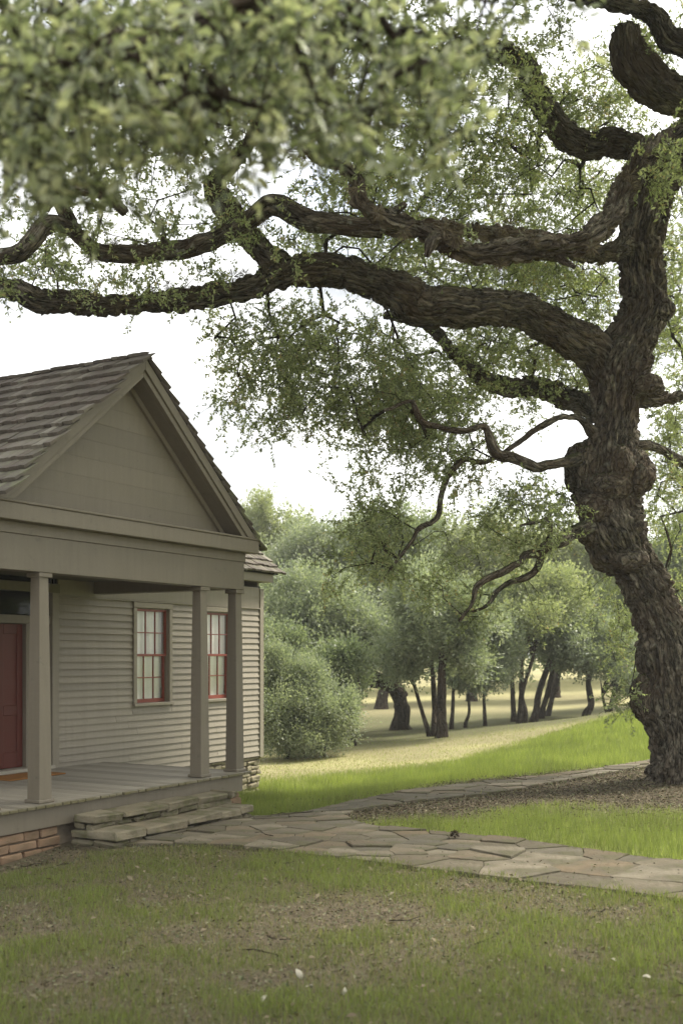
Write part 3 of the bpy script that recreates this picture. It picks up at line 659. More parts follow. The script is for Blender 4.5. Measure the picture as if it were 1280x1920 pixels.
# ------------------------------------------------------------------ trees: tubes, leaves, growth
def catmull(C, per):
    C = np.asarray(C, float); C = np.vstack([2 * C[0] - C[1], C, 2 * C[-1] - C[-2]]); out = []
    for i in range(1, len(C) - 2):
        p0, p1, p2, p3 = C[i - 1:i + 3]
        for t in np.linspace(0, 1, per, endpoint=False):
            out.append(.5 * ((2 * p1) + (-p0 + p2) * t + (2 * p0 - 5 * p1 + 4 * p2 - p3) * t * t + (-p0 + 3 * p1 - 3 * p2 + p3) * t ** 3))
    out.append(C[-2]); return np.array(out)
def resample(Q, step):
    d = np.r_[0, np.cumsum(np.linalg.norm(np.diff(Q[:, :3], axis=0), axis=1))]; n = max(int(d[-1] / step), 3)
    x = np.linspace(0, d[-1], n + 1); return np.stack([np.interp(x, d, Q[:, k]) for k in range(Q.shape[1])], 1), x
def frames(Pt):
    T = unit(np.gradient(Pt, axis=0)); n = np.zeros_like(T); a = np.cross(T[0], [0.3, 1, .1]); n[0] = a / np.linalg.norm(a)
    for i in range(1, len(T)):
        v = n[i - 1] - T[i] * (n[i - 1] @ T[i]); n[i] = v / max(np.linalg.norm(v), 1e-9)
    return T, n, np.cross(T, n)
def bark_tube(ctrl, step, nseg, depth=.02, fw=.05, fl=.32, lump=.06, burls=(), seed=0, cap=True, flare=0.0, wob=0.0):
    """ctrl rows: x,y,z,r. Real furrowed relief; burls: (length fraction, angle direction xyz, amp, sigma)"""
    Q, Ls = resample(catmull(ctrl, 14), step); Pt, Rr = Q[:, :3].copy(), Q[:, 3].copy()
    if wob:
        cn = Ls[:, None] / np.maximum(Rr.mean() * 5.5, .12); env = (sstep(0, .6, Ls) * Rr * wob)[:, None]
        Pt += env * (np.stack([fbm(np.c_[cn, np.full_like(cn, 2.7 + 5 * k + seed), np.full_like(cn, 1.3)], 3) for k in range(3)], 1) - .5) * 2.4
        Rr *= 1 + .45 * (fbm(np.c_[cn * 1.3, np.full_like(cn, 31.7 + seed), np.full_like(cn, 8.3)], 2) - .5)
    T, A, B = frames(Pt)
    th = np.linspace(0, 2 * np.pi, nseg, endpoint=False); ca, sa = np.cos(th), np.sin(th)
    D = A[:, None] * ca[None, :, None] + B[:, None] * sa[None, :, None]
    r = np.repeat(Rr[:, None], nseg, 1)
    Pc = Pt[:, None] + D * r[..., None]
    # coordinates that run with the bark; they swirl with a slow noise
    sw = (fbm(Pc * .9 + seed, 3) - .5) * .8
    bc = np.stack([ca[None] * r, sa[None] * r, Ls[:, None] * np.ones((1, nseg))], -1) + sw[..., None] * np.array([.11, .11, 0])
    f1 = vnoise(bc / np.array([fw, fw, fl]) + seed); f2 = vnoise(bc / np.array([fw * .5, fw * .5, fl * .4]) + 9 + seed)
    f3 = vnoise(bc / np.array([fw * .8, fw * .8, fl * .55]) + 31 + seed)
    cut = np.minimum(sstep(.02, .22, np.abs(f1 - .5)), sstep(.01, .16, np.abs(f3 - .48)) * .6 + .4)      # narrow fissures between plates
    cross = sstep(.02, .14, np.abs(vnoise(bc / np.array([fw * 1.5, fw * 1.5, fl * .28]) + 57 + seed) - .5)) * .75 + .25
    disp = depth * (cut * cross - .75) + depth * .5 * (f2 - .5)
    big = (fbm(Pc * 1.7 + seed * 3, 3) - .5) * 2 * lump * np.minimum(r / .3, 1.3)
    r2 = r + disp + big
    for (fx, dv, amp, sg) in burls:
        d3 = unit(np.array(dv, float)); k = int(fx * (len(Pt) - 1)); c = Pt[k] + d3 * Rr[k] * .8
        g = np.exp(-((Pc - c) ** 2).sum(-1) / (2 * sg * sg)); ring = .12 * np.cos(np.sqrt(((Pc - c) ** 2).sum(-1)) / (sg * .16))
        r2 = r2 + amp * g * (1 + ring)
    if flare:
        r2 = r2 * (1 + flare * np.exp(-Ls / .28)[:, None] * (1 + .55 * np.sin(th * 5 + 1.3)[None] + .3 * np.sin(th * 3)[None]))
    Vv = Pt[:, None] + D * r2[..., None]; m = len(Pt)
    V = Vv.reshape(-1, 3); i0 = np.arange(m * nseg).reshape(m, nseg); i1 = np.roll(i0, -1, 1)
    Fq = [np.stack([i0[:-1], i1[:-1], i1[1:], i0[1:]], -1).reshape(-1, 4)]
    if cap:
        V = np.vstack([V, Pt[-1:] + T[-1:] * Rr[-1] * .4]); Fq.append(np.stack([i0[-1], i1[-1], np.full(nseg, m * nseg)], -1))
        bc_ = np.vstack([bc.reshape(-1, 3), bc[-1].mean(0)[None]])
    else: bc_ = bc.reshape(-1, 3)
    return V, Fq, bc_ * np.array([1, 1, .24]), Pt
def tubes(chains, nseg=5):
    """chains: list of (pts (k,3), radii (k,)) -> joined tube mesh arrays"""
    Vs, Fs, Bs = [], [], []; off = 0; th = np.linspace(0, 2 * np.pi, nseg, endpoint=False)
    for Pt, Rr in chains:
        T, A, B = frames(Pt); D = A[:, None] * np.cos(th)[None, :, None] + B[:, None] * np.sin(th)[None, :, None]
        V = Pt[:, None] + D * np.asarray(Rr)[:, None, None]; m = len(Pt)
        i0 = np.arange(m * nseg).reshape(m, nseg) + off; i1 = np.roll(i0, -1, 1)
        Fs.append(np.stack([i0[:-1], i1[:-1], i1[1:], i0[1:]], -1).reshape(-1, 4)); Vs.append(V.reshape(-1, 3)); off += m * nseg
        Bs.append(V.reshape(-1, 3) * np.array([2, 2, .6]))
    return np.vstack(Vs), np.vstack(Fs), np.vstack(Bs)
def leaf_arrays(p, d, ln, wd, up=.5, rg=None, fold=.18, six=False):
    rg = rg or rng; n = len(p); d = unit(d); a = rg.normal(size=(n, 3)); a[:, 2] += up; nn = unit(a - d * (a * d).sum(1, keepdims=True)); sd = np.cross(d, nn)
    ln = np.broadcast_to(ln, (n,))[:, None]; wd = np.broadcast_to(wd, (n,))[:, None]
    if six:
        v = np.stack([p, p + d * ln * .32 + sd * wd * .46 + nn * wd * fold, p + d * ln * .70 + sd * wd * .40 + nn * wd * fold * .8, p + d * ln - nn * ln * .10,
                      p + d * ln * .70 - sd * wd * .40 + nn * wd * fold * .8, p + d * ln * .32 - sd * wd * .46 + nn * wd * fold], 1).reshape(-1, 3)
        i = np.arange(n)[:, None] * 6; f = np.concatenate([i + [0, 1, 2, 3], i + [0, 3, 4, 5]]); k = 6
    else:
        v = np.stack([p, p + d * ln * .5 + sd * wd * .5 + nn * wd * fold, p + d * ln, p + d * ln * .5 - sd * wd * .5 + nn * wd * fold], 1).reshape(-1, 3)
        f = np.arange(n * 4).reshape(n, 4); k = 4
    return v, f, k

class Grow:
    """greedy growth: every anchor is joined to the nearest wood already there"""
    def __init__(s): s.p = []; s.par = []; s.fix = []; s.nbr = []
    def add_limb(s, Pt):
        for q in Pt: s.p.append(np.array(q)); s.par.append(-1); s.fix.append(True)
    def grow(s, anchors, step=.28, sag=.25, rg=None, order=None):
        rg = rg or rng; anchors = np.array(anchors)
        P0 = np.array(s.p); dm = np.min(np.linalg.norm(anchors[:, None] - P0[None, ::3], axis=2), axis=1); s.ends = []
        arr = np.zeros((len(s.p) + len(anchors) * 40, 3)); n = len(s.p); arr[:n] = P0
        for i in np.argsort(dm):
            a = anchors[i]; D = arr[:n] - a; k = int(np.argmin((D ** 2).sum(1))); b = arr[k].copy(); ln = np.linalg.norm(a - b); m = min(max(int(ln / step), 1), 38)
            prev = k; bow = rg.normal(0, .10, 3) * ln; bow[2] += sag * .35 * ln
            for t in range(1, m + 1):
                f = t / m; q = b + (a - b) * f + bow * math.sin(math.pi * f) + (rg.normal(0, .035, 3) if t < m else 0)
                arr[n] = q; s.p.append(q); s.par.append(prev); s.fix.append(False); prev = n; n += 1
            s.ends.append(prev)
        s.arr = arr[:n]
    def chains(s, r0=.0045, pw=.5, rmax=.05):
        n = len(s.p); cnt = np.zeros(n)
        for e in s.ends: cnt[e] += 1
        for i in range(n - 1, -1, -1):
            if s.par[i] >= 0: cnt[s.par[i]] += cnt[i] if not s.fix[i] else 0
        rad = np.minimum(r0 * np.maximum(cnt, 1) ** pw, rmax); out = []; kids = {}
        for i in range(n):
            if s.par[i] >= 0: kids.setdefault(s.par[i], []).append(i)
        seen = set()
        for i in range(n):
            if s.par[i] < 0 or i in seen: continue
            pa = s.par[i]
            c = [pa, i]; seen.add(i)
            while True:
                ks = [k for k in kids.get(c[-1], []) if k not in seen]
                if not ks: break
                k = max(ks, key=lambda z: cnt[z]); c.append(k); seen.add(k)
            r = rad[c]; r[0] = r[1] if s.fix[pa] else min(rad[pa], r[1] * 1.15)
            out.append((s.arr[c], r))
        return out
def sprays(ends, dirs, ntw, tl, nleaf, ll, lw, rg, up=.5, droop=.0, six=False, spread=1.0):
    """leafy twigs at the growth ends. returns leaf arrays + twig chains"""
    n = len(ends); E = np.repeat(ends, ntw, 0); Dm = np.repeat(dirs, ntw, 0)
    d = unit(Dm * .6 + rg.normal(0, spread, E.shape) + np.array([0, 0, -droop])); L_ = tl * rg.uniform(.45, 1.15, len(E)); st = E + rg.normal(0, tl * .18, E.shape)
    bend = rg.normal(0, .18, E.shape) + np.array([0, 0, -.25 * droop])
    t = rg.uniform(.08, 1.0, (len(E), nleaf)); pos = st[:, None] + d[:, None] * (L_[:, None] * t)[..., None] + bend[:, None] * (L_[:, None] * t * t)[..., None]
    ld = d[:, None] * .55 + rg.normal(0, .75, pos.shape) + np.array([0, 0, .12 - .25 * droop])
    p = pos.reshape(-1, 3); ld = ld.reshape(-1, 3); k = len(p)
    v, f, m = leaf_arrays(p, ld, ll * rg.uniform(.6, 1.25, k), lw * rg.uniform(.7, 1.25, k), up, rg, .2, six)
    clus = np.repeat(rg.normal(0, .16, n), ntw * nleaf); tone = np.clip(.45 + clus + rg.normal(0, .24, k), 0, 1)
    ch = [(np.array([st[i], st[i] + d[i] * L_[i] * .5 + bend[i] * L_[i] * .25, st[i] + d[i] * L_[i] + bend[i] * L_[i]]), np.array([.003, .0024, .0015])) for i in range(len(E))]
    return v, f, np.repeat(tone, m), ch

# ------------------------------------------------------------------ the great oak
def path3(rows):
    """rows: (px, py, radius px, depth) read off the picture; each point gets its own depth and real radius"""
    return np.array([np.r_[P(a, b, Y), r * Y / F_PX] for a, b, r, Y in rows])
TB = float(gz(5.22, 17.0))
trunk_c = path3([(1268, 1502, 66, 17), (1270, 1478, 66, 17), (1272, 1430, 64, 17), (1270, 1370, 66, 17), (1262, 1310, 74, 17), (1256, 1250, 64, 17), (1247, 1190, 60, 17), (1222, 1125, 54, 17), (1190, 1060, 55, 17),
                 (1153, 1005, 68, 17), (1137, 955, 58, 17), (1139, 900, 70, 17), (1143, 845, 64, 17), (1152, 790, 54, 17), (1155, 745, 56, 17), (1165, 695, 66, 17), (1185, 640, 56, 17.0), (1208, 580, 51, 17),
                 (1203, 520, 48, 17), (1199, 460, 48, 17), (1210, 400, 47, 17), (1232, 345, 48, 17.1), (1270, 285, 47, 17.2), (1325, 225, 44, 17.2), (1380, 130, 42, 17.0), (1400, -20, 38, 16.6), (1370, -200, 32, 16)])
trunk_c[0, 2] = min(trunk_c[0, 2], TB - .25)
LIMBS = {
 'great': path3([(1165, 720, 52, 17.0), (1118, 678, 50, 16.9), (1060, 625, 45, 16.7), (1000, 598, 43, 16.5), (930, 584, 43, 16.3), (850, 572, 46, 16.1), (785, 562, 50, 16.0), (735, 540, 42, 15.9), (680, 518, 38, 15.8), (610, 506, 37, 15.7),
                 (530, 522, 33, 15.5), (450, 543, 29, 15.4), (380, 554, 27, 15.2), (310, 562, 26, 15.1), (245, 572, 26, 15.0), (190, 580, 27, 14.9), (130, 576, 27, 14.8), (70, 572, 28, 14.7), (20, 548, 27, 14.6), (-60, 535, 24, 14.5), (-180, 500, 20, 14.3), (-320, 470, 12, 14)]),
 'near': path3([(1400, 190, 42, 16.6), (1340, 235, 38, 15.2), (1280, 262, 34, 13.8), (1215, 290, 33, 12.6), (1170, 350, 31, 11.9), (1150, 405, 31, 11.5), (1105, 448, 30, 11.2), (1040, 462, 27, 11.0), (965, 472, 30, 10.8), (900, 484, 28, 10.7), (840, 462, 25, 10.6),
                (775, 425, 22, 10.5), (715, 400, 22, 10.4), (672, 375, 23, 10.3), (668, 335, 21, 10.3), (640, 308, 18, 10.2), (600, 292, 15, 10.2), (540, 250, 12, 10), (470, 190, 9, 9.8)]),
 'elbow': path3([(1240, 330, 40, 17.1), (1205, 275, 32, 17.2), (1150, 262, 30, 17.3), (1100, 266, 29, 17.3), (1052, 245, 29, 17.3), (1022, 200, 27, 17.3), (1000, 150, 26, 17.4), (975, 112, 26, 17.4), (930, 88, 25, 17.4), (880, 92, 22, 17.4), (800, 110, 18, 17.4), (700, 90, 14, 17.2), (600, 60, 10, 17)]),
 'stub': path3([(1400, 230, 44, 16.9), (1330, 195, 42, 16.6), (1270, 165, 42, 16.3), (1222, 140, 42, 16.1), (1185, 108, 40, 16.0), (1172, 78, 35, 15.9), (1172, 58, 27, 15.9)]),
 'upper': path3([(1400, 80, 34, 16.6), (1320, 80, 26, 16.4), (1262, 78, 24, 16.2), (1225, 30, 20, 16.1), (1150, 8, 16, 16), (1060, -20, 14, 16), (950, -90, 11, 16)]),
 'left_fork': path3([(545, 512, 24, 15.5), (510, 486, 29, 15.5), (468, 452, 30, 15.5), (432, 405, 30, 15.4), (410, 355, 27, 15.3), (432, 318, 22, 15.2), (470, 270, 19, 15), (480, 200, 16, 14.8), (440, 110, 12, 14.6)]),
 'arch': path3([(715, 425, 22, 13.2), (640, 424, 22, 13.3), (585, 415, 23, 13.4), (545, 388, 22, 13.5), (505, 386, 21, 13.6), (465, 415, 20, 13.7), (420, 438, 22, 13.8), (360, 458, 20, 13.8), (290, 468, 20, 13.8), (225, 474, 20, 13.7), (180, 468, 19, 13.7), (145, 430, 18, 13.6), (110, 380, 16, 13.5), (60, 300, 14, 13.3), (20, 200, 10, 13)]),
 'arch_root': path3([(1200, 470, 26, 17.1), (1080, 470, 22, 15.4), (960, 440, 21, 14.4), (840, 425, 21, 13.6), (715, 425, 21, 13.2)]),
 'outer_left': path3([(150, 432, 15, 13.6), (95, 420, 20, 13.4), (60, 455, 20, 13.3), (10, 478, 18, 13.2), (-60, 480, 15, 13), (-160, 450, 10, 12.8)]),
 'bare': path3([(232, 395, 14, 11.5), (205, 372, 14, 11.3), (150, 350, 15, 11.2), (105, 340, 14, 11.1), (40, 300, 11, 11), (-40, 240, 8, 11)]),
 'behind': path3([(1120, 775, 28, 17.3), (1075, 745, 24, 17.9), (1020, 730, 22, 18.3), (955, 722, 20, 18.6), (900, 700, 19, 18.8), (855, 665, 17, 18.9), (825, 635, 15, 19), (780, 600, 12, 19), (720, 590, 9, 19)]),
 'knee': path3([(1085, 860, 15, 16.7), (1050, 866, 11, 16.3), (1005, 872, 12, 16.0), (960, 860, 12, 15.8), (928, 850, 12, 15.7), (915, 822, 10, 15.7), (905, 800, 8, 15.7), (870, 808, 8, 15.6), (825, 800, 8, 15.5), (792, 792, 8, 15.4), (778, 766, 6.5, 15.3), (768, 752, 5, 15.3), (720, 770, 4, 15.2)]),
 'knee_top': path3([(1110, 810, 14, 16.8), (1088, 785, 8, 16.7), (1062, 780, 7, 16.6), (1030, 790, 8, 16.5), (990, 815, 7, 16.4), (950, 845, 6, 16.3), (905, 865, 6, 16.2), (870, 862, 7, 16.1), (842, 890, 7, 16.0), (826, 925, 7, 15.9), (822, 962, 6.5, 15.9), (812, 978, 6, 15.9), (785, 992, 6, 15.8), (772, 1015, 5, 15.8), (745, 1050, 4, 15.7), (720, 1085, 3, 15.7)]),
 'low': path3([(1105, 985, 20, 16.6), (1070, 1003, 15, 16.3), (1035, 1020, 14, 16.1), (1012, 1038, 13, 16.0), (985, 1042, 10, 15.9), (975, 1055, 9, 15.8), (945, 1068, 9, 15.7), (920, 1080, 8, 15.7), (895, 1100, 7, 15.6), (885, 1130, 5, 15.6), (860, 1165, 3.5, 15.5)]),
 'low_b': path3([(1015, 1035, 10, 16.0), (1008, 1065, 8, 16.1), (985, 1085, 8, 16.1), (955, 1092, 7, 16.2), (930, 1110, 6, 16.2), (905, 1140, 4, 16.2), (860, 1150, 3, 16.2)]),
 'low_c': path3([(1020, 1030, 7, 16.0), (1030, 1000, 6, 15.9), (1028, 975, 5, 15.9), (1000, 980, 4, 15.8), (975, 985, 3, 15.8)]),
 'right_a': path3([(1150, 826, 13, 17.1), (1225, 838, 11, 17.6), (1262, 858, 11, 18.0), (1310, 880, 11, 18.4), (1380, 860, 8, 18.6)]),
 'right_b': path3([(1160, 742, 22, 17.1), (1240, 752, 16, 17.6), (1280, 745, 13, 17.9), (1340, 720, 11, 18.2), (1420, 690, 8, 18.4)]),
 'overhead': path3([(1390, 60, 40, 16.6), (1500, 60, 40, 13.0), (1660, 30, 46, 9.5), (1700, -120, 60, 6.8), (1450, -250, 62, 5.2), (1050, -180, 50, 4.3), (700, -70, 40, 3.8), (420, 20, 28, 3.6), (150, 90, 20, 3.5), (-120, 170, 12, 3.4)]),
}
oak = empty('live_oak', (5.22, 17.0, TB), label='huge gnarled live oak with burled trunk and limbs arching over the house', category='tree')
OL = np.array([5.22, 17.0, TB])
def oak_part(name, V, Fq, bc, mat):
    o = obj(name, mesh_np(name, V - OL, Fq, True, None, {'bc': bc}), mat, oak); return o
BURL = [(.345, (-1, -.45, .1), .14, .22), (.335, (1, -.35, -.1), .14, .22), (.31, (-.2, -1, -.1), .12, .2), (.285, (-1, -.2, -.5), .14, .16),
        (.105, (-.9, -.5, 0), .16, .17), (.16, (-1, -.3, 0), .12, .2), (.24, (.5, -1, 0), .12, .16), (.13, (.2, -1, 0), .10, .14), (.05, (.3, -1, 0), .08, .2)]
V, Fq, bc, trunkP = bark_tube(trunk_c * np.array([1, 1, 1, .86]), .024, 200, .085, .072, .42, .065, BURL, 1.0, True, .42)
oak_part('trunk', V, Fq, bc, M['bark'])
def burl(px, py, rp, Y, sq=(1, .8, 1.1), sd=1):
    rs = np.random.default_rng(sd); c = P(px, py, Y); r = rp * Y / F_PX; nu, nv = 64, 40
    th, ph = np.meshgrid(np.linspace(0, 2 * np.pi, nu, endpoint=False), np.linspace(.02, np.pi - .02, nv)); D = np.stack([np.cos(th) * np.sin(ph), -np.cos(ph), np.sin(th) * np.sin(ph)], -1)
    lump = (fbm(D * 1.6 + sd * 3.1, 3) - .5) * .55; fold = (1 - np.abs(2 * fbm(D * np.array([2.6, 2.6, 2.6]) + sd, 3) - 1)) * .16; ring = .035 * np.sin((ph + .5 * lump) * 26 + 2 * np.sin(th * 2))
    V = c + D * (r * (1 + lump + fold + ring))[..., None] * np.array(sq); V = V.reshape(-1, 3); i0 = np.arange(nu * nv).reshape(nv, nu); i1 = np.roll(i0, -1, 1)
    oak_part('burl', V, np.stack([i0[:-1], i0[1:], i1[1:], i1[:-1]], -1).reshape(-1, 4), D.reshape(-1, 3) * r * np.array([1, 1, .6]) + sd, M['bark'])
for bi_, bb in enumerate([(1091, 880, 34, 16.85, (.9, .9, 1.25)), (1193, 890, 33, 16.8, (.9, .9, 1.2)), (1140, 912, 30, 16.62, (1.25, .7, .8)), (1118, 955, 30, 16.62, (1.2, .75, .85)), (1160, 872, 26, 16.62, (1, .6, 1.3)), (1112, 1000, 24, 16.75, (1.1, .9, 1.0)), (1208, 724, 27, 16.75, (1.15, .8, .75)), (1248, 580, 15, 16.7, (1.0, .7, 1.2)), (1240, 360, 20, 16.7, (1, .8, 1)), (1205, 1310, 26, 16.75, (.8, .8, 1.5)), (1180, 1050, 24, 16.62, (1.4, .6, .9))]): burl(*bb, sd=bi_ + 1)
G = Grow(); G.add_limb(trunkP[120:])
LP = {}
for nm, c in LIMBS.items():
    c = c * np.array([1, 1, 1, {'great': .81, 'near': .78, 'arch_root': .7}.get(nm, .86)]); rm = c[:, 3].max(); thick = rm > .14
    bl = [(.31, (-.3, -1, -.2), .10, .25)] if nm == 'great' else ([(.25, (0, -1, -.6), .06, .12), (.45, (0, -.5, -1), .07, .1), (.7, (0, -1, 0), .06, .1)] if nm == 'near' else [])
    st, ns = (.033, 84) if thick else (.05, 18)
    if nm == 'overhead': st, ns = .05, 40
    V, Fq, bc, Pt = bark_tube(c, st, ns, .052 if thick else .010, .058 if thick else .03, .24, .05 if thick else .02, bl, 3.0 + len(LP), True, 0.0, .75 if nm != 'overhead' else .2)
    oak_part('limb', V, Fq, bc, M['bark_li'] if nm in ('near', 'arch', 'arch_root') else M['bark']); LP[nm] = Pt
    if nm != 'overhead': G.add_limb(Pt[(5 if nm not in ('great',) else 60)::2])
for nm, n in (('great', 8), ('near', 4), ('arch', 4), ('elbow', 3)):
    Pt = LP[nm]; rs = np.random.default_rng(len(nm))
    for k in rs.integers(int(len(Pt) * .15), int(len(Pt) * .9), n):
        d = unit(rs.normal(size=3) * [1, .6, 1] + [0, -.4, 0]); r = rs.uniform(.025, .06); ln = rs.uniform(.20, .34); q = Pt[k]
        V, Fq, bc, _ = bark_tube(np.array([np.r_[q, r * 1.5], np.r_[q + d * ln * .55, r * 1.1], np.r_[q + d * ln + rs.normal(0, .04, 3), r * .55]]), .03, 16, .012, .04, .2, .02, (), float(k), True, 0.0, .6)
        oak_part('dead_stub', V, Fq, bc, M['bark'])
# regions of foliage: centre px, half size px, depth range, number of leafy ends
REG = [(150, 420, 190, 110, 12.5, 16, 34), (60, 500, 90, 60, 13, 15, 8), (330, 350, 130, 90, 13, 16, 18), (430, 470, 160, 50, 13, 15.5, 8), (300, 520, 200, 30, 14, 15.5, 7),
       (250, 150, 290, 170, 12.5, 17, 120), (650, 90, 240, 130, 13, 18, 110), (620, 370, 100, 80, 13, 16.5, 20), (780, 320, 150, 120, 14.5, 19, 84), (900, 230, 130, 150, 15.5, 19.5, 92),
       (1000, 400, 140, 110, 17.5, 21, 92), (900, 500, 170, 60, 17.5, 21, 66), (1060, 540, 90, 70, 17.8, 21, 50), (700, 470, 120, 50, 16.5, 19, 36), (1100, 330, 70, 60, 18, 21, 24),
       (1000, 60, 110, 60, 15.5, 17, 12), (1120, 190, 110, 70, 17.5, 20, 48), (1240, 60, 70, 50, 16.5, 18.5, 14), (1255, 470, 40, 180, 18, 21, 50),
       (520, 620, 130, 55, 14.8, 17, 30), (560, 680, 150, 60, 15, 18, 40), (500, 745, 90, 50, 15, 17.5, 18), (660, 700, 140, 90, 15.5, 19, 76), (700, 800, 120, 60, 15.5, 18.5, 44), (520, 800, 60, 30, 15, 17, 6),
       (820, 680, 120, 80, 17, 20.5, 54), (780, 790, 110, 60, 15.5, 18.5, 34), (960, 650, 110, 45, 17.5, 20.5, 38), (1040, 690, 70, 50, 17.5, 20, 26), (940, 760, 110, 60, 16.5, 19.5, 16), (880, 830, 110, 40, 16, 18.5, 12),
       (800, 880, 110, 50, 15.5, 17.5, 16), (700, 970, 70, 70, 15.2, 17.2, 15), (680, 1050, 70, 60, 15.2, 17, 10), (760, 1010, 90, 60, 15.4, 17.2, 10),
       (980, 960, 110, 50, 15.5, 17.5, 17), (900, 1010, 110, 55, 15.4, 17.4, 11), (850, 1090, 110, 70, 15.2, 17.2, 9), (930, 1140, 110, 50, 15.4, 17, 7), (1040, 1000, 50, 50, 15.6, 17, 8),
       (1245, 700, 50, 90, 18, 21, 22), (1250, 900, 50, 90, 17.6, 20.5, 26), (1262, 1050, 35, 70, 17.8, 20, 10), (1300, 800, 80, 150, 18, 21, 20),
       (1215, 300, 45, 40, 11.8, 12.4, 7), (1168, 1300, 22, 40, 16.3, 16.7, 4), (1140, 1120, 50, 60, 18, 20, 12), (1175, 1200, 30, 60, 18, 20, 8), (1262, 1130, 30, 60, 18, 20, 10)]
def ell(n, px, py, hx, hy, y0, y1, rg):
    a = rg.uniform(0, 2 * np.pi, n); r = np.sqrt(rg.uniform(0, 1, n)); Y = rg.uniform(y0, y1, n)
    return np.stack([(px + hx * r * np.cos(a) - 640) / F_PX * Y, Y, CZ + (HOR - (py + hy * r * np.sin(a))) / F_PX * Y], 1)
rg_o = np.random.default_rng(77)
anch = np.vstack([ell(n, px, py, hx, hy, y0, y1, rg_o) for px, py, hx, hy, y0, y1, n in REG])
G.grow(anch, .26, .25, rg_o)
ends = G.arr[G.ends]; dirs = unit(ends - G.arr[[G.par[e] for e in G.ends]])
low = (HOR - (CZ * 0)) * 0
lowmask = ends[:, 2] < 6.6
chs = G.chains()
Vs, Fs, Ts = [], [], []; off = 0
for sel, droop, ntw in ((~lowmask, .1, 9), (lowmask, .2, 9)):
    v, f, t, c = sprays(ends[sel], dirs[sel], ntw, .46, 21, .062, .027, rg_o, .7, droop)
    Vs.append(v); Fs.append(f + off); Ts.append(t); off += len(v); chs += c
# leaves on epiphyte tufts and sprouts sitting along the limbs
tuft = []
for nm, n in (('great', 9), ('near', 8), ('arch', 9), ('elbow', 5), ('left_fork', 5), ('stub', 3)):
    Pt = LP[nm]; k = rg_o.integers(int(len(Pt) * .12), int(len(Pt) * .95), n); rr = LIMBS[nm][:, 3].mean(); tuft.append(Pt[k] + np.c_[rg_o.normal(0, .05, n), -rg_o.uniform(.1, .9, n) * rr, rg_o.uniform(.3, 1.0, n) * rr])
tuft = np.vstack(tuft); v, f, t, c = sprays(tuft, np.tile([[0, -.3, .6]], (len(tuft), 1)), 7, .26, 12, .05, .02, rg_o, .4, .15)
Vs.append(v); Fs.append(f + off); Ts.append(t); off += len(v); chs += c
# out-of-view crown, plus unseen leaf clumps added to shade lawn and house
top = np.vstack([ell(190, 300, -300, 800, 260, 8, 18, rg_o), ell(240, 1300, -500, 600, 480, 11, 22, rg_o), ell(50, 1650, 150, 260, 300, 13, 22, rg_o), ell(60, 900, -120, 500, 80, 13, 19, rg_o), np.stack([rg_o.uniform(3, 13, 200), rg_o.uniform(5, 10.0, 200), rg_o.uniform(8.4, 11.5, 200)], 1)])
tp = np.repeat(top, 80, 0) + rg_o.normal(0, .48, (len(top) * 80, 3)); _px = 640 + F_PX * tp[:, 0] / np.maximum(tp[:, 1], .1); _py = HOR - F_PX * (tp[:, 2] - CZ) / np.maximum(tp[:, 1], .1); tp = tp[(tp[:, 1] < .5) | (_py < -40) | (_px > 1330)]
v, f, k = leaf_arrays(tp, rg_o.normal(size=tp.shape), .18, .10, .6, rg_o)
Vs.append(v); Fs.append(f + off); Ts.append(np.repeat(np.clip(rg_o.normal(.45, .22, len(tp)), 0, 1), 4)); off += len(v)
obj('crown', mesh_np('crown', np.vstack(Vs) - OL, np.vstack(Fs), False, {'rnd': np.concatenate(Ts)}), M['leaf'], oak, kind='stuff')
V, Fq, bc = tubes(chs, 3)
obj('branchlets', mesh_np('branchlets', V - OL, Fq, True, None, {'bc': bc}), M['twig'], oak, kind='stuff')
# ball moss and hanging lichen on the limbs
rg_m = np.random.default_rng(19); Mv, Mf, Mt = [], [], []; off = 0
for nm, n, dn in (('near', 26, .7), ('arch', 16, .3), ('great', 14, .1), ('elbow', 8, .1), ('arch_root', 8, .3)):
    Pt = LP[nm]; k = rg_m.integers(int(len(Pt) * .25), int(len(Pt) * .95), n)
    for i in k:
        r = LIMBS[nm][:, 3].mean() * .8; th = rg_m.uniform(0, 6.28); c = Pt[i] + np.array([rg_m.normal(0, .04), -abs(math.cos(th)) * r, math.sin(th) * r]); m = 110; d = unit(rg_m.normal(size=(m, 3)) + [0, -.3, -dn * 1.3])
        ln = rg_m.uniform(.06, .17); v, f, kk = leaf_arrays(c + d * .015, d, ln * rg_m.uniform(.5, 1.2, m), .007, .2, rg_m); Mv.append(v); Mf.append(f + off); Mt.append(np.repeat(np.clip(rg_m.normal(.42, .12, m), 0, .62), kk)); off += len(v)
obj('ball_moss', mesh_np('ball_moss', np.vstack(Mv) - OL, np.vstack(Mf), False, {'rnd': np.concatenate(Mt)}), M['litter'], oak, kind='stuff')
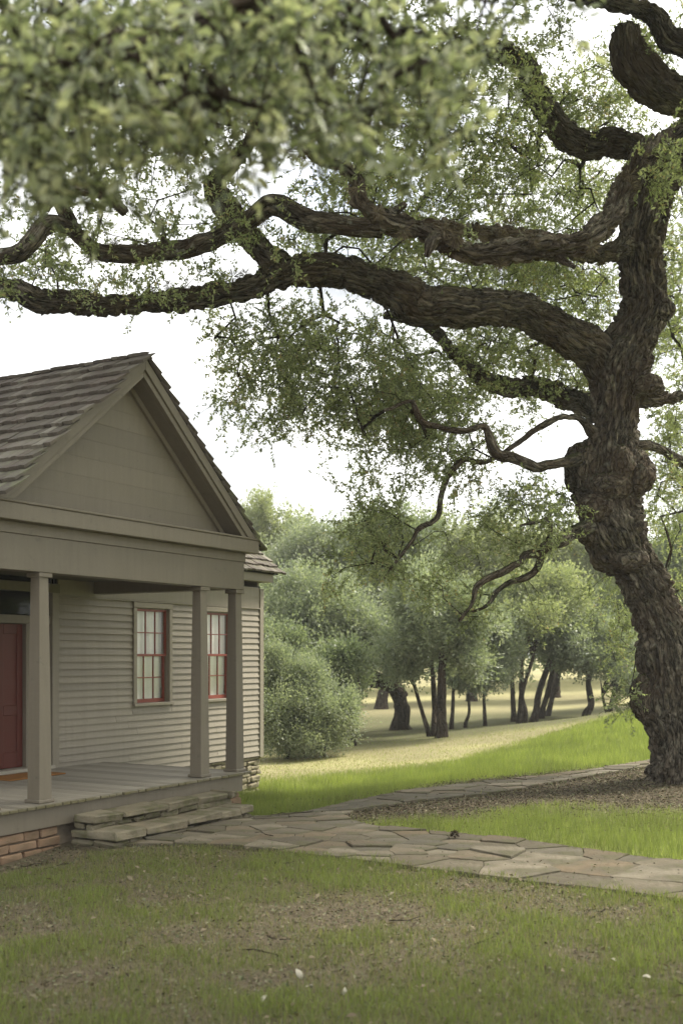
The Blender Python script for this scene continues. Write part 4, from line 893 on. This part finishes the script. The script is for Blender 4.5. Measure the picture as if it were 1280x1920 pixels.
# low branch close to the camera
G2 = Grow(); G2.add_limb(LP['overhead'][int(len(LP['overhead']) * .55)::2]); rg_n = np.random.default_rng(8)
NR = [(110, 90, 190, 120, 2.9, 4.6, 48), (330, 90, 200, 120, 2.8, 4.6, 51), (540, 70, 170, 110, 2.9, 4.8, 35), (180, 220, 210, 70, 2.9, 4.2, 28), (420, 220, 160, 60, 2.9, 4.2, 20), (700, 110, 130, 110, 3.0, 4.8, 27), (760, 190, 90, 90, 3.0, 4.4, 16), (640, 200, 90, 60, 3.0, 4.4, 12),
      (60, 310, 80, 60, 2.9, 4.0, 11), (200, 320, 70, 50, 3.2, 4.4, 4), (30, 150, 80, 150, 2.8, 4.4, 19), (860, 60, 80, 60, 3.4, 5, 7), (830, 300, 60, 50, 3.4, 5.0, 3), (300, -120, 700, 90, 2.8, 5, 12), (930, -60, 200, 60, 3, 5, 8)]
an = np.vstack([ell(n, px, py, hx, hy, y0, y1, rg_n) for px, py, hx, hy, y0, y1, n in NR]); an = an[rg_n.uniform(size=len(an)) < .84]; G2.grow(an, .10, .1, rg_n)
e2 = G2.arr[G2.ends]; d2 = unit(e2 - G2.arr[[G2.par[e] for e in G2.ends]])
v, f, t, c2_ = sprays(e2, d2, 4, .20, 9, .051, .022, rg_n, 1.2, .1, True, .6)
t = np.clip((t - .45) * 1.5 + .5 + .15 * rg_n.normal(size=len(t) // 6).repeat(6), 0, 1)
obj('near_foliage', mesh_np('near_foliage', v - OL, f, True, {'rnd': t}), M['leaf_near'], oak, kind='stuff', label='blurred leafy sprays hanging close overhead')
V, Fq, bc = tubes(G2.chains(.0035, .5, .02) + [(a, b * .9) for a, b in c2_], 5)
obj('near_branchlets', mesh_np('near_branchlets', V - OL, Fq, True, None, {'bc': bc}), M['twig'], oak, kind='stuff')

# ------------------------------------------------------------------ trees beyond the field
def crown_leaves(lobes, n, ll, lw, rg, tipup=.35):
    """lobes: (centre, radii). Leaves sit in clumps on and inside each lobe"""
    C = np.array([l[0] for l in lobes]); Rd = np.array([l[1] for l in lobes]); vol = (Rd[:, 0] * Rd[:, 2]); pr = vol / vol.sum()
    nc = max(n // 60, 10); li = rg.choice(len(lobes), nc, p=pr); dv = unit(rg.normal(size=(nc, 3)) + np.array([0, -.25, .25])); rad = rg.uniform(.35, 1.0, nc) ** .4
    rad = rad * (.55 + 1.0 * vnoise(dv * 2.3 + li[:, None] * 3.7 + 20)) * np.where(rg.uniform(size=nc) < .15, rg.uniform(1.0, 1.45, nc), 1); cc = C[li] + dv * Rd[li] * rad[:, None]; sg = Rd[li].mean(1) * .13 + .10
    k = np.repeat(np.arange(nc), n // nc); sp = unit(dv * .7 + np.array([0, 0, .55]) + rg.normal(0, .35, dv.shape)); off = rg.normal(size=(len(k), 3)) * sg[k][:, None] * .62 + sp[k] * (rg.normal(size=len(k)) * sg[k] * 1.35)[:, None]
    p = cc[k] + off; d = unit(off) * .6 + dv[k] * .7 + rg.normal(0, .5, off.shape) + np.array([0, 0, .25])
    d = unit(d); a_ = rg.normal(size=d.shape); a_[:, 2] += .8; sd_ = unit(np.cross(d, a_)); L1 = (ll * rg.uniform(.6, 1.4, len(k)))[:, None]; W1 = (lw * rg.uniform(.7, 1.3, len(k)))[:, None]
    v = np.stack([p, p + d * L1 * .75 + sd_ * W1 * .5, p + d * L1 - sd_ * W1 * .5], 1).reshape(-1, 3); f = np.arange(len(k) * 3).reshape(-1, 3); m = 3
    tone = np.clip(.48 + rg.normal(0, .12, nc)[k] + rg.normal(0, .16, len(k)), 0, 1); return v, f, np.repeat(tone, m)
def far_tree(name, label, base, Y, rt, crowns, mat, n=16000, cat='tree', group=None, stems=None, seed=0, ll=.105, lw=.058, fork=.55, bark='bark_far', sub=1.0, limbs=()):
    """base px; crowns: (px, py, hx, hy[, dY]) ellipses in the picture turned into real ellipsoids at this depth"""
    n = int(n * 2.05); ll *= .95; lw *= 1.18; rg = np.random.default_rng(100 + seed); bx = (base - 640) / F_PX * Y; bz = float(gz(bx, Y)); B = np.array([bx, Y, bz])
    t = empty(name, B, label=label, category=cat)
    if group: t['group'] = group
    lobes = []; heads = []
    for c in crowns:
        px, py, hx, hy = c[:4]; dY = c[4] if len(c) > 4 else 0; Yc = Y + dY; cen = P(px, py, Yc); rx, rz = hx * Yc / F_PX, hy * Yc / F_PX; ry = (rx * .85 + .3)
        heads.append(cen); m = int(9 + 5 * sub * rx)
        for _ in range(m):
            u_ = unit(rg.normal(size=3)); k = rg.uniform(.2, .85); lobes.append((cen + u_ * np.array([rx, ry, rz]) * k, np.array([rx, ry, rz * rg.uniform(.6, .95)]) * rg.uniform(.28, .50)))
    v, f, tone = crown_leaves(lobes, n, ll, lw, rg)
    obj('crown', mesh_np('crown', v - B, f, False, {'rnd': tone}), M[mat], t, kind='stuff')
    Vs, Fs, Bs = [], [], []; off = 0
    for (dx, lean, r) in (stems or [(0, None, rt)]):
        b0 = B + np.array([dx, rg.uniform(-.1, .1), -.15]); tgt = heads[0] if lean is None else B + np.array(lean)
        fk = b0 + (tgt - b0) * fork + rg.normal(0, .06, 3); c = np.array([np.r_[b0, r * 1.25], np.r_[b0 * .8 + fk * .2 + [0, 0, .05], r], np.r_[(b0 + fk) / 2 + rg.normal(0, .07, 3) * [1, 1, 0], r * .88], np.r_[fk, r * .72], np.r_[fk * .5 + tgt * .5, r * .45], np.r_[tgt, r * .15]])
        c[:, 3] *= .82; V, Fq, bc, Pt = bark_tube(c, .10, 18, r * .10, .1, .5, .03, (), seed + r, True, .22)
        Vs.append(V); Bs.append(bc); Fs += [q_ + off for q_ in Fq]; off += len(V)
        for hi in range(5):
            lb = lobes[rg.integers(len(lobes))][0]; s0 = fk + (tgt - fk) * rg.uniform(0, .35); md = (s0 + lb) / 2 + np.array([0, 0, .15]) + rg.normal(0, .12, 3)
            V, Fq, bc, _p = bark_tube(np.array([np.r_[s0, r * .42], np.r_[md, r * .30], np.r_[lb, r * .10]]), .12, 9, .004, .1, .4, .01, (), seed, True)
            Vs.append(V); Bs.append(bc); Fs += [q_ + off for q_ in Fq]; off += len(V)
    for rows in limbs:
        V, Fq, bc, _p = bark_tube(path3(rows), .10, 16, .02, .1, .5, .03, (), seed, True); Vs.append(V); Bs.append(bc); Fs += [q_ + off for q_ in Fq]; off += len(V)
    q4 = np.vstack([a for a in Fs if a.shape[1] == 4]); q3 = np.vstack([a for a in Fs if a.shape[1] == 3])
    obj('trunk', mesh_np('trunk', np.vstack(Vs) - B, [q4, q3], True, None, {'bc': np.vstack(Bs)}), M[bark], t); return t
GR = 'trees beyond the field'
far_tree('shrub', 'pale grey green rounded shrub right beside the house corner', 575, 27.5, .05, [(540, 1335, 75, 78), (605, 1340, 58, 62), (515, 1275, 50, 60), (640, 1358, 26, 40), (570, 1385, 80, 28), (502, 1235, 26, 45), (585, 1272, 26, 34), (650, 1318, 20, 36), (540, 1255, 22, 40)], 'leaf_a', 60000, 'shrub', None, [(-.5, (-.6, 0, 1.5), .05), (0, (0, 0, 1.6), .05), (.4, (.5, 0, 1.4), .045)], 1, .062, .032, .3)
far_tree('spreading_oak', 'spreading oak with a stout trunk and a dark low limb reaching left', 753, 36, .36, [(700, 1210, 85, 75), (590, 1140, 100, 90), (540, 1180, 70, 70, -1), (660, 1170, 90, 70), (745, 1235, 45, 45, -1)], 'leaf_a', 34000, 'tree', GR,
         [(0, (-.3, 0, 2.6), .38)], 2, limbs=[[(752, 1310, 16, 36), (735, 1288, 13, 35.9), (700, 1280, 11, 35.8), (660, 1284, 10, 35.6), (610, 1272, 8, 35.5), (560, 1275, 6, 35.4)], [(745, 1290, 12, 36), (690, 1262, 9, 36), (620, 1250, 8, 36), (560, 1215, 6, 36)], [(640, 1280, 7, 35.6), (600, 1250, 6, 35.5), (570, 1240, 5, 35.3)]])
far_tree('leaning_tree', 'pair of thin dark trunks leaning left behind the brown trunk', 808, 31.6, .11, [(765, 1235, 60, 50), (800, 1180, 60, 60)], 'leaf_a', 12000, 'tree', GR, [(-.02, (-.75, .1, 2.0), .085), (.1, (-.05, .1, 2.4), .11)], 3, fork=.8)
far_tree('brown_trunk_tree', 'tree with the nearest thick brown trunk in the grove', 828, 30.8, .20, [(830, 1165, 95, 80), (870, 1225, 50, 50), (790, 1120, 70, 70, 1)], 'leaf_a', 20000, 'tree', GR, None, 4, bark='bark_far')
far_tree('slender_tree', 'slender dark tree standing just right of the thick brown trunk', 846, 34.5, .085, [(850, 1240, 45, 45), (840, 1170, 55, 60)], 'leaf_b', 8000, 'tree', GR, None, 5, fork=.7)
far_tree('slender_tree', 'short slender tree with a low round crown over the sunny gap', 872, 35, .07, [(880, 1262, 42, 36)], 'leaf_a', 7000, 'tree', GR, None, 6, fork=.7)
far_tree('slender_tree', 'slim tree leaning slightly right alone in the middle of the grove', 909, 35.2, .08, [(918, 1250, 55, 46), (940, 1200, 60, 50)], 'leaf_a', 10000, 'tree', GR, None, 7, fork=.7)
far_tree('grove_tree', 'straight dark trunk first of the cluster right of the sunny gap', 963, 38, .115, [(950, 1150, 85, 75)], 'leaf_b', 14000, 'tree', GR, None, 8, fork=.7)
far_tree('grove_tree', 'forked pair of dark trunks in front of the right cluster', 975, 36, .12, [(985, 1170, 75, 60), (1010, 1110, 85, 70, 1)], 'leaf_c', 18000, 'tree', GR, [(0, (-.02, 0, 2.6), .13), (.12, (.45, .1, 3), .10)], 9, fork=.75)
far_tree('grove_tree', 'dark trunk leaning right in the right cluster', 997, 37.2, .15, [(1030, 1195, 60, 45)], 'leaf_b', 9000, 'tree', GR, [(0, (.75, 0, 3.0), .15)], 10, fork=.8)
far_tree('grove_tree', 'middle leaning trunk close behind the other leaning trunk', 1012, 39, .13, [(1050, 1150, 70, 60)], 'leaf_b', 10000, 'tree', GR, [(0, (.7, 0, 2.8), .13)], 11, fork=.8)
far_tree('grove_tree', 'short leaning trunk at the right edge of the cluster', 1025, 40, .12, [(1065, 1215, 60, 40)], 'leaf_b', 8000, 'tree', GR, [(0, (.7, 0, 2.4), .12)], 12, fork=.8)
far_tree('round_tree', 'low round crowned tree on the crest of the grassy rise', 1099, 36.8, .17, [(1105, 1225, 80, 62), (1130, 1190, 60, 50)], 'leaf_a', 18000, 'tree', GR, None, 13)
far_tree('round_tree', 'twisted small tree nearest the big oak trunk on the rise', 1141, 38.5, .12, [(1160, 1215, 50, 55), (1180, 1270, 35, 40)], 'leaf_b', 11000, 'tree', GR, [(0, (-.3, 0, 1.3), .08), (.05, (.35, 0, 1.6), .11)], 14)
far_tree('thin_tree', 'thin dark bare trunk rising out of the shrub edge', 661, 30.2, .055, [(655, 1235, 45, 30)], 'leaf_b', 5000, 'tree', GR, [(0, (-.02, 0, 2.2), .055), (.06, (.12, 0, 1.9), .04), (-.1, (-.3, 0, 2.0), .04)], 15, fork=.9)
far_tree('undergrowth', 'dark tangled undergrowth between the pale shrub and the spreading oak', 600, 33, .06, [(560, 1270, 80, 55), (640, 1270, 50, 45), (520, 1230, 50, 60)], 'leaf_b', 22000, 'shrub', None, [(-.6, (-.9, 0, 1.6), .05), (.3, (.2, 0, 1.8), .06), (.7, (.9, 0, 1.7), .05)], 31, fork=.6)
# taller trees behind
far_tree('tall_tree', 'tall yellowish tree rising behind the porch roof corner', 470, 56, .3, [(485, 1050, 70, 100), (500, 995, 50, 70), (440, 1070, 70, 110), (560, 1020, 50, 70)], 'leaf_c', 22000, 'tree', GR, None, 16, .15, .08)
far_tree('tall_tree', 'broad grey green tree behind the spreading oak', 590, 50, .35, [(590, 1045, 90, 85), (540, 1100, 80, 90), (650, 1060, 80, 95)], 'leaf_a', 26000, 'tree', GR, None, 17, .14, .075)
far_tree('tall_tree', 'dark tall tree between the spreading oak and the brown trunk', 715, 47, .3, [(725, 1085, 95, 120), (700, 1030, 60, 70), (770, 1000, 60, 60)], 'leaf_b', 22000, 'tree', GR, None, 18, .14, .075)
far_tree('tall_tree', 'tall pale tree behind the middle of the grove', 885, 52, .3, [(880, 1075, 115, 110), (830, 1030, 70, 70), (940, 1040, 75, 85)], 'leaf_c', 24000, 'tree', GR, None, 19, .15, .08)
far_tree('tall_tree', 'tall yellow green tree behind the right cluster', 1040, 53, .3, [(1050, 1065, 115, 105), (1120, 1070, 75, 95)], 'leaf_c', 24000, 'tree', GR, None, 20, .15, .08)
far_tree('tall_tree', 'tree seen to the right of the big oak trunk', 1310, 44, .3, [(1285, 1060, 80, 130), (1230, 1130, 60, 100)], 'leaf_a', 16000, 'tree', GR, None, 21, .13, .07)
far_tree('tall_tree', 'dense tree filling the gap left of the big oak trunk', 1180, 50, .25, [(1170, 1150, 80, 90)], 'leaf_b', 14000, 'tree', GR, None, 22, .14, .075)
# far wood closing the view
rg_w = np.random.default_rng(60); n_w = 48000; wx = rg_w.uniform(-34, 44, n_w); wy = rg_w.uniform(60, 74, n_w); hh = 5.2 + 5.5 * n2(wx, wy * .4, 4.5, 3, 3.); ft = rg_w.uniform(0, 1, n_w) ** .6
wz = (.10 + .90 * ft) * hh + gz(wx, wy) - .6 * (n2(wx, wy, 2.0, 2, 44.) > .55); bulge = (n2(wx, wz, 1.6, 2, 12.) - .5) * 3
v, f, k = leaf_arrays(np.stack([wx, wy - bulge, wz], 1), rg_w.normal(size=(n_w, 3)), .40, .26, .8, rg_w)
obj('distant_wood', mesh_np('distant_wood', v, f, False, {'rnd': np.repeat(np.clip(.5 + (n2(wx, wz, 2.2, 2, 8.) - .5) * 1.2 + rg_w.normal(0, .12, n_w), 0, 1), 4)}), M['leaf_a'], label='far wood closing off the sunny field behind the grove', category='wood', kind='stuff')

# ------------------------------------------------------------------ grass, litter, leaves
def scatter(n, x0, x1, y0, y1, rg): return rg.uniform(x0, x1, n), rg.uniform(y0, y1, n)
HOUSE_CLEAR = lambda s, w: (s > -3.5) & (s < 1.12) & (w > -.02) | (w > WF + .0) & (s < 5.5) | (s > -2.4) & (s < .36) & (w > -.70)
def blades(name, n, box_, keep, hgt, wid, tone, rg, lean=.5, label=None, two=True):
    X, Y = scatter(n, *box_, rg); vis = np.abs(X) < .36 * Y + .8
    X, Y = X[vis], Y[vis]; s, w = to_h(X, Y); ip = in_poly(X, Y, PATH); ed = np.zeros(len(X), bool); ed[ip] = (poly_dist(X[ip], Y[ip], PATH) < .05 + .05 * vnoise(np.c_[X[ip] * 6, Y[ip] * 6, X[ip] * 0])) & (rg.uniform(size=ip.sum()) < .6); ok = (~ip | ed) & ~HOUSE_CLEAR(s, w)
    ok &= ~((np.hypot(X - 5.25, Y - 17) < .62)); X, Y = X[ok], Y[ok]
    gr_, dr_, br_, sg_, nm_ = zones(X, Y); pk = rg.uniform(size=len(X)) < keep(X, Y, gr_, dr_, br_, nm_); X, Y, gr_, dr_ = X[pk], Y[pk], gr_[pk], dr_[pk]; n = len(X)
    Z = gz(X, Y) + (n2(X, Y, .22, 3, 50.) - .5) * .03; h = hgt(X, Y, gr_, rg); wd = wid(X, Y, rg)
    a = rg.uniform(0, 2 * np.pi, n); b = rg.uniform(0, 2 * np.pi, n); ln = lean * rg.uniform(.2, 1.2, n)
    sx, sy = np.cos(a) * wd / 2, np.sin(a) * wd / 2; lx, ly = np.cos(b) * ln * h, np.sin(b) * ln * h
    p0 = np.stack([X - sx, Y - sy, Z - .01], 1); p1 = np.stack([X + sx, Y + sy, Z - .01], 1)
    t = np.stack([X + lx, Y + ly, Z + h * np.sqrt(np.maximum(1 - .45 * ln ** 2, .2))], 1)
    if two:
        m0 = np.stack([X + lx * .35 - sx * .8, Y + ly * .35 - sy * .8, Z + h * .58], 1); m1 = np.stack([X + lx * .35 + sx * .8, Y + ly * .35 + sy * .8, Z + h * .58], 1)
        V = np.stack([p0, p1, m1, m0, t], 1).reshape(-1, 3); i = np.arange(n)[:, None] * 5; Fq = [i + [0, 1, 2, 3], i + [3, 2, 4]]; k = 5
    else: V = np.stack([p0, p1, t], 1).reshape(-1, 3); Fq = [np.arange(n * 3).reshape(n, 3)]; k = 3
    return obj(name, mesh_np(name, V, Fq, False, {'rnd': np.repeat(np.clip(tone(X, Y, gr_, dr_, rg), 0, 1), k)}), M['grass'], kind='stuff', label=label, category='grass')
rg_g = np.random.default_rng(91)
blades('lawn', 330000, (-5.2, 5.6, 4.9, 13.4), lambda X, Y, g, d, b, nm: np.where(nm > .35, .22 + .72 * g ** 1.1, 0) * (1 - .85 * b),
       lambda X, Y, g, rg: (.026 + .052 * g + .05 * np.clip(n2(X, Y, .16, 2, 71.) - .6, 0, 1) * 4 * g) * rg.uniform(.5, 1.35, len(X)), lambda X, Y, rg: .0045 * rg.uniform(.6, 1.4, len(X)),
       lambda X, Y, g, d, rg: .22 + .36 * g + rg.normal(0, .13, len(X)) - .22 * (rg.uniform(size=len(X)) < .40 - .2 * g), rg_g, .7, 'thin patchy lawn in the shade this side of the path')
blades('meadow_grass', 450000, (-5, 11.5, 9.6, 31.5), lambda X, Y, g, d, b, nm: np.where(nm > .5, 0, np.clip(g * 1.1, 0, 1) * np.clip(17 / Y, .4, 1) * (1 - .9 * np.clip(b, 0, 1)) + .02),
       lambda X, Y, g, rg: (.04 + .06 * g + .10 * n2(X, Y, .35, 2, 25.) * g) * rg.uniform(.5, 1.4, len(X)), lambda X, Y, rg: .0065 * np.clip(Y / 16, 1, 1.8) * rg.uniform(.6, 1.4, len(X)),
       lambda X, Y, g, d, rg: .60 + .12 * sstep(15, 20, Y) + .34 * (n2(X, Y, .9, 3, 5.) - .5) * 2 + .2 * (n2(X, Y, .25, 2, 15.) - .5) * 2 + rg.normal(0, .13, len(X)), rg_g, .5, 'fresh bright green grass beyond and between the path arms', False)
blades('dry_grass', 200000, (-6, 13, 19, 36), lambda X, Y, g, d, b, nm: np.where(nm > .5, 0, d * .55),
       lambda X, Y, g, rg: .055 * rg.uniform(.4, 1.3, len(X)), lambda X, Y, rg: .009 * rg.uniform(.6, 1.4, len(X)),
       lambda X, Y, g, d, rg: np.where(rg.uniform(size=len(X)) < .6, .18, .85) + rg.normal(0, .04, len(X)), rg_g, .8, 'short straw coloured grass across the far field', False)
# litter: small dead leaves, clover and crumbs on the lawn and round the oak
def litter(n, box_, keep, size, tone, rg, lift=.012):
    X, Y = scatter(n, *box_, rg); s, w = to_h(X, Y); vis = np.abs(X) < .36 * Y + .8; inp = in_poly(X, Y, PATH)
    ok = vis & ~HOUSE_CLEAR(s, w) & (~inp | (rg.uniform(size=n) < .04)); X, Y = X[ok], Y[ok]; gr_, dr_, br_, sg_, nm_ = zones(X, Y)
    pk = rg.uniform(size=len(X)) < keep(X, Y, gr_, br_, nm_); X, Y = X[pk], Y[pk]; n = len(X)
    Z = gz(X, Y) + (n2(X, Y, .22, 3, 50.) - .5) * .03 + lift * rg.uniform(.3, 1.6, n) + np.where(in_poly(X, Y, PATH), .04, 0)
    d = rg.normal(size=(n, 3)); d[:, 2] *= .35; sz = size * rg.uniform(.45, 1.35, n)
    v, f, k = leaf_arrays(np.stack([X, Y, Z], 1), d, sz, sz * .5, 2.2, rg, .25); return v, f, np.repeat(np.clip(tone(n, rg), 0, 1), k)
A = litter(90000, (-5.2, 5.6, 4.9, 13.4), lambda X, Y, g, b, nm: np.where(nm > .3, .85 - .35 * g, 0), .030, lambda n, rg: np.where(rg.uniform(size=n) < .45, rg.uniform(0, .6, n), rg.uniform(.64, .95, n)), rg_g)
B_ = litter(90000, (-1, 8.5, 12.5, 20.5), lambda X, Y, g, b, nm: np.clip(b * 1.3, 0, 1), .040, lambda n, rg: np.where(rg.uniform(size=n) < .80, rg.uniform(0, .55, n), rg.uniform(.6, 1, n)), rg_g)
C_ = litter(3200, (-5.2, 5.6, 4.9, 12.4), lambda X, Y, g, b, nm: np.where(nm > .3, .5, 0), .055, lambda n, rg: rg.uniform(.35, .62, n), rg_g, .035)
Vs, Fs, Ts = [], [], []; off = 0
for v, f, t in (A, B_, C_): Vs.append(v); Fs.append(f + off); Ts.append(t); off += len(v)
obj('leaf_litter', mesh_np('leaf_litter', np.vstack(Vs), np.vstack(Fs), False, {'rnd': np.concatenate(Ts)}), M['litter'], kind='stuff', label='small fallen leaves and clover strewn over the lawn and round the oak', category='leaf litter')
rt = np.random.default_rng(44); tw = []
for _ in range(60):
    x, y = rt.uniform(-4.5, 6.5), rt.uniform(5.2, 17.5); a = rt.uniform(0, 6.28); ln = rt.uniform(.06, .32); d = np.array([math.cos(a), math.sin(a)])
    if abs(x) > .36 * y + .5 or HOUSE_CLEAR(*to_h(np.array(x), np.array(y))): continue
    q = np.array([x, y])[None] + d[None] * np.linspace(0, ln, 4)[:, None] + rt.normal(0, ln * .05, (4, 2)); tw.append((np.c_[q, gz(q[:, 0], q[:, 1]) + .028 + rt.uniform(0, .02, 4) + np.where(in_poly(q[:, 0], q[:, 1], PATH), .02, 0)], np.linspace(.006, .003, 4)))
V, Fq, bc = tubes(tw, 5); obj('twig_litter', mesh_np('twig_litter', V, Fq, True, None, {'bc': bc}), M['twig'], kind='stuff', label='small fallen twigs scattered over lawn and path', category='twigs')
# a few large pale dry leaves that catch the eye
M['pale'] = simple('pale_dry_leaf', (.36, .335, .265), .8, .2, .25, 20)
def big_leaf(px, py, sc, rz, label, pitch=.5):
    Yd = F_PX * CZ / (py - HOR); X = (px - 640) / F_PX * Yd; n = 9; V = []
    for i in range(n):
        t = i / (n - 1); hw = .30 * math.sin(math.pi * min(t * .96 + .03, 1)) ** .75 * (1 - .3 * t); z = .16 * math.sin(t * 3.0) + .10 * t
        V += [(-hw, t - .5, z + hw * .5), (0, t - .5, z), (hw, t - .5, z + hw * .35)]
    sc *= .8; V = np.array(V) * sc; Fq = [(3 * i + k, 3 * i + k + 1, 3 * i + k + 4, 3 * i + k + 3) for i in range(n - 1) for k in (0, 1)]
    o = obj('fallen_leaf', mesh_np('fallen_leaf', V, np.array(Fq), True), M['pale'], label=label, category='leaf', group='large pale leaves on the lawn')
    md = o.modifiers.new('thickness', 'SOLIDIFY'); md.thickness = .002
    o.location = (X, Yd, float(gz(X, Yd)) + .03 + sc * .10); o.rotation_euler = (pitch, rnd.uniform(-.4, .4), rz)
big_leaf(560, 1838, .095, .4, 'largest pale dry leaf standing upright near the bottom middle of the lawn', .9)
big_leaf(482, 1876, .075, 1.9, 'pale curled leaf left of the upright pale leaf', .7)
big_leaf(496, 1888, .07, -.6, 'small pale leaf lowest of the fallen leaves on the lawn', .4)
big_leaf(580, 1866, .08, 2.6, 'buff leaf lying just below the upright pale leaf', .2)
big_leaf(645, 1872, .06, .1, 'lone heart shaped pale leaf right of the other bottom leaves', 1.0)
big_leaf(1212, 1846, .075, 1.4, 'tan leaf lying flat in the lower right corner of the lawn', .1)
big_leaf(1150, 1812, .06, .7, 'tan leaf lying above the lower right corner leaf', .2)
# pine cone like clump on the path and a little weed by the oak
def clump(px, py, label):
    Yd = F_PX * CZ / (py - HOR); X = (px - 640) / F_PX * Yd; rg = np.random.default_rng(5); n = 70; d = unit(rg.normal(size=(n, 3)) + [0, 0, .4])
    v, f, k = leaf_arrays(np.zeros((n, 3)) + d * .012, d, .05, .016, .5, rg); o = obj('moss_ball', mesh_np('moss_ball', v, f, False, {'rnd': np.repeat(rg.uniform(0, .35, n), k)}), M['litter'], label=label, category='moss')
    o.location = (X, Yd, float(gz(X, Yd)) + .075)
clump(852, 1578, 'dark tuft of fallen ball moss lying on the flagstone path')


# ------------------------------------------------------------------ thin summer haze over the field
hm = bpy.data.materials.new('haze_air'); hm.use_nodes = True; hn = hm.node_tree; hn.nodes.clear(); ho = hn.nodes.new('ShaderNodeOutputMaterial'); hv = hn.nodes.new('ShaderNodeVolumePrincipled')
hv.inputs['Color'].default_value = (.93, .94, .91, 1); hv.inputs['Density'].default_value = .0010; hv.inputs['Anisotropy'].default_value = .1; hn.links.new(hv.outputs[0], ho.inputs['Volume'])
obj('haze', box_me('haze', -360, 360, -360, 380, -3, 30, 0), hm, kind='stuff', label='thin pale summer haze over the field', category='haze')
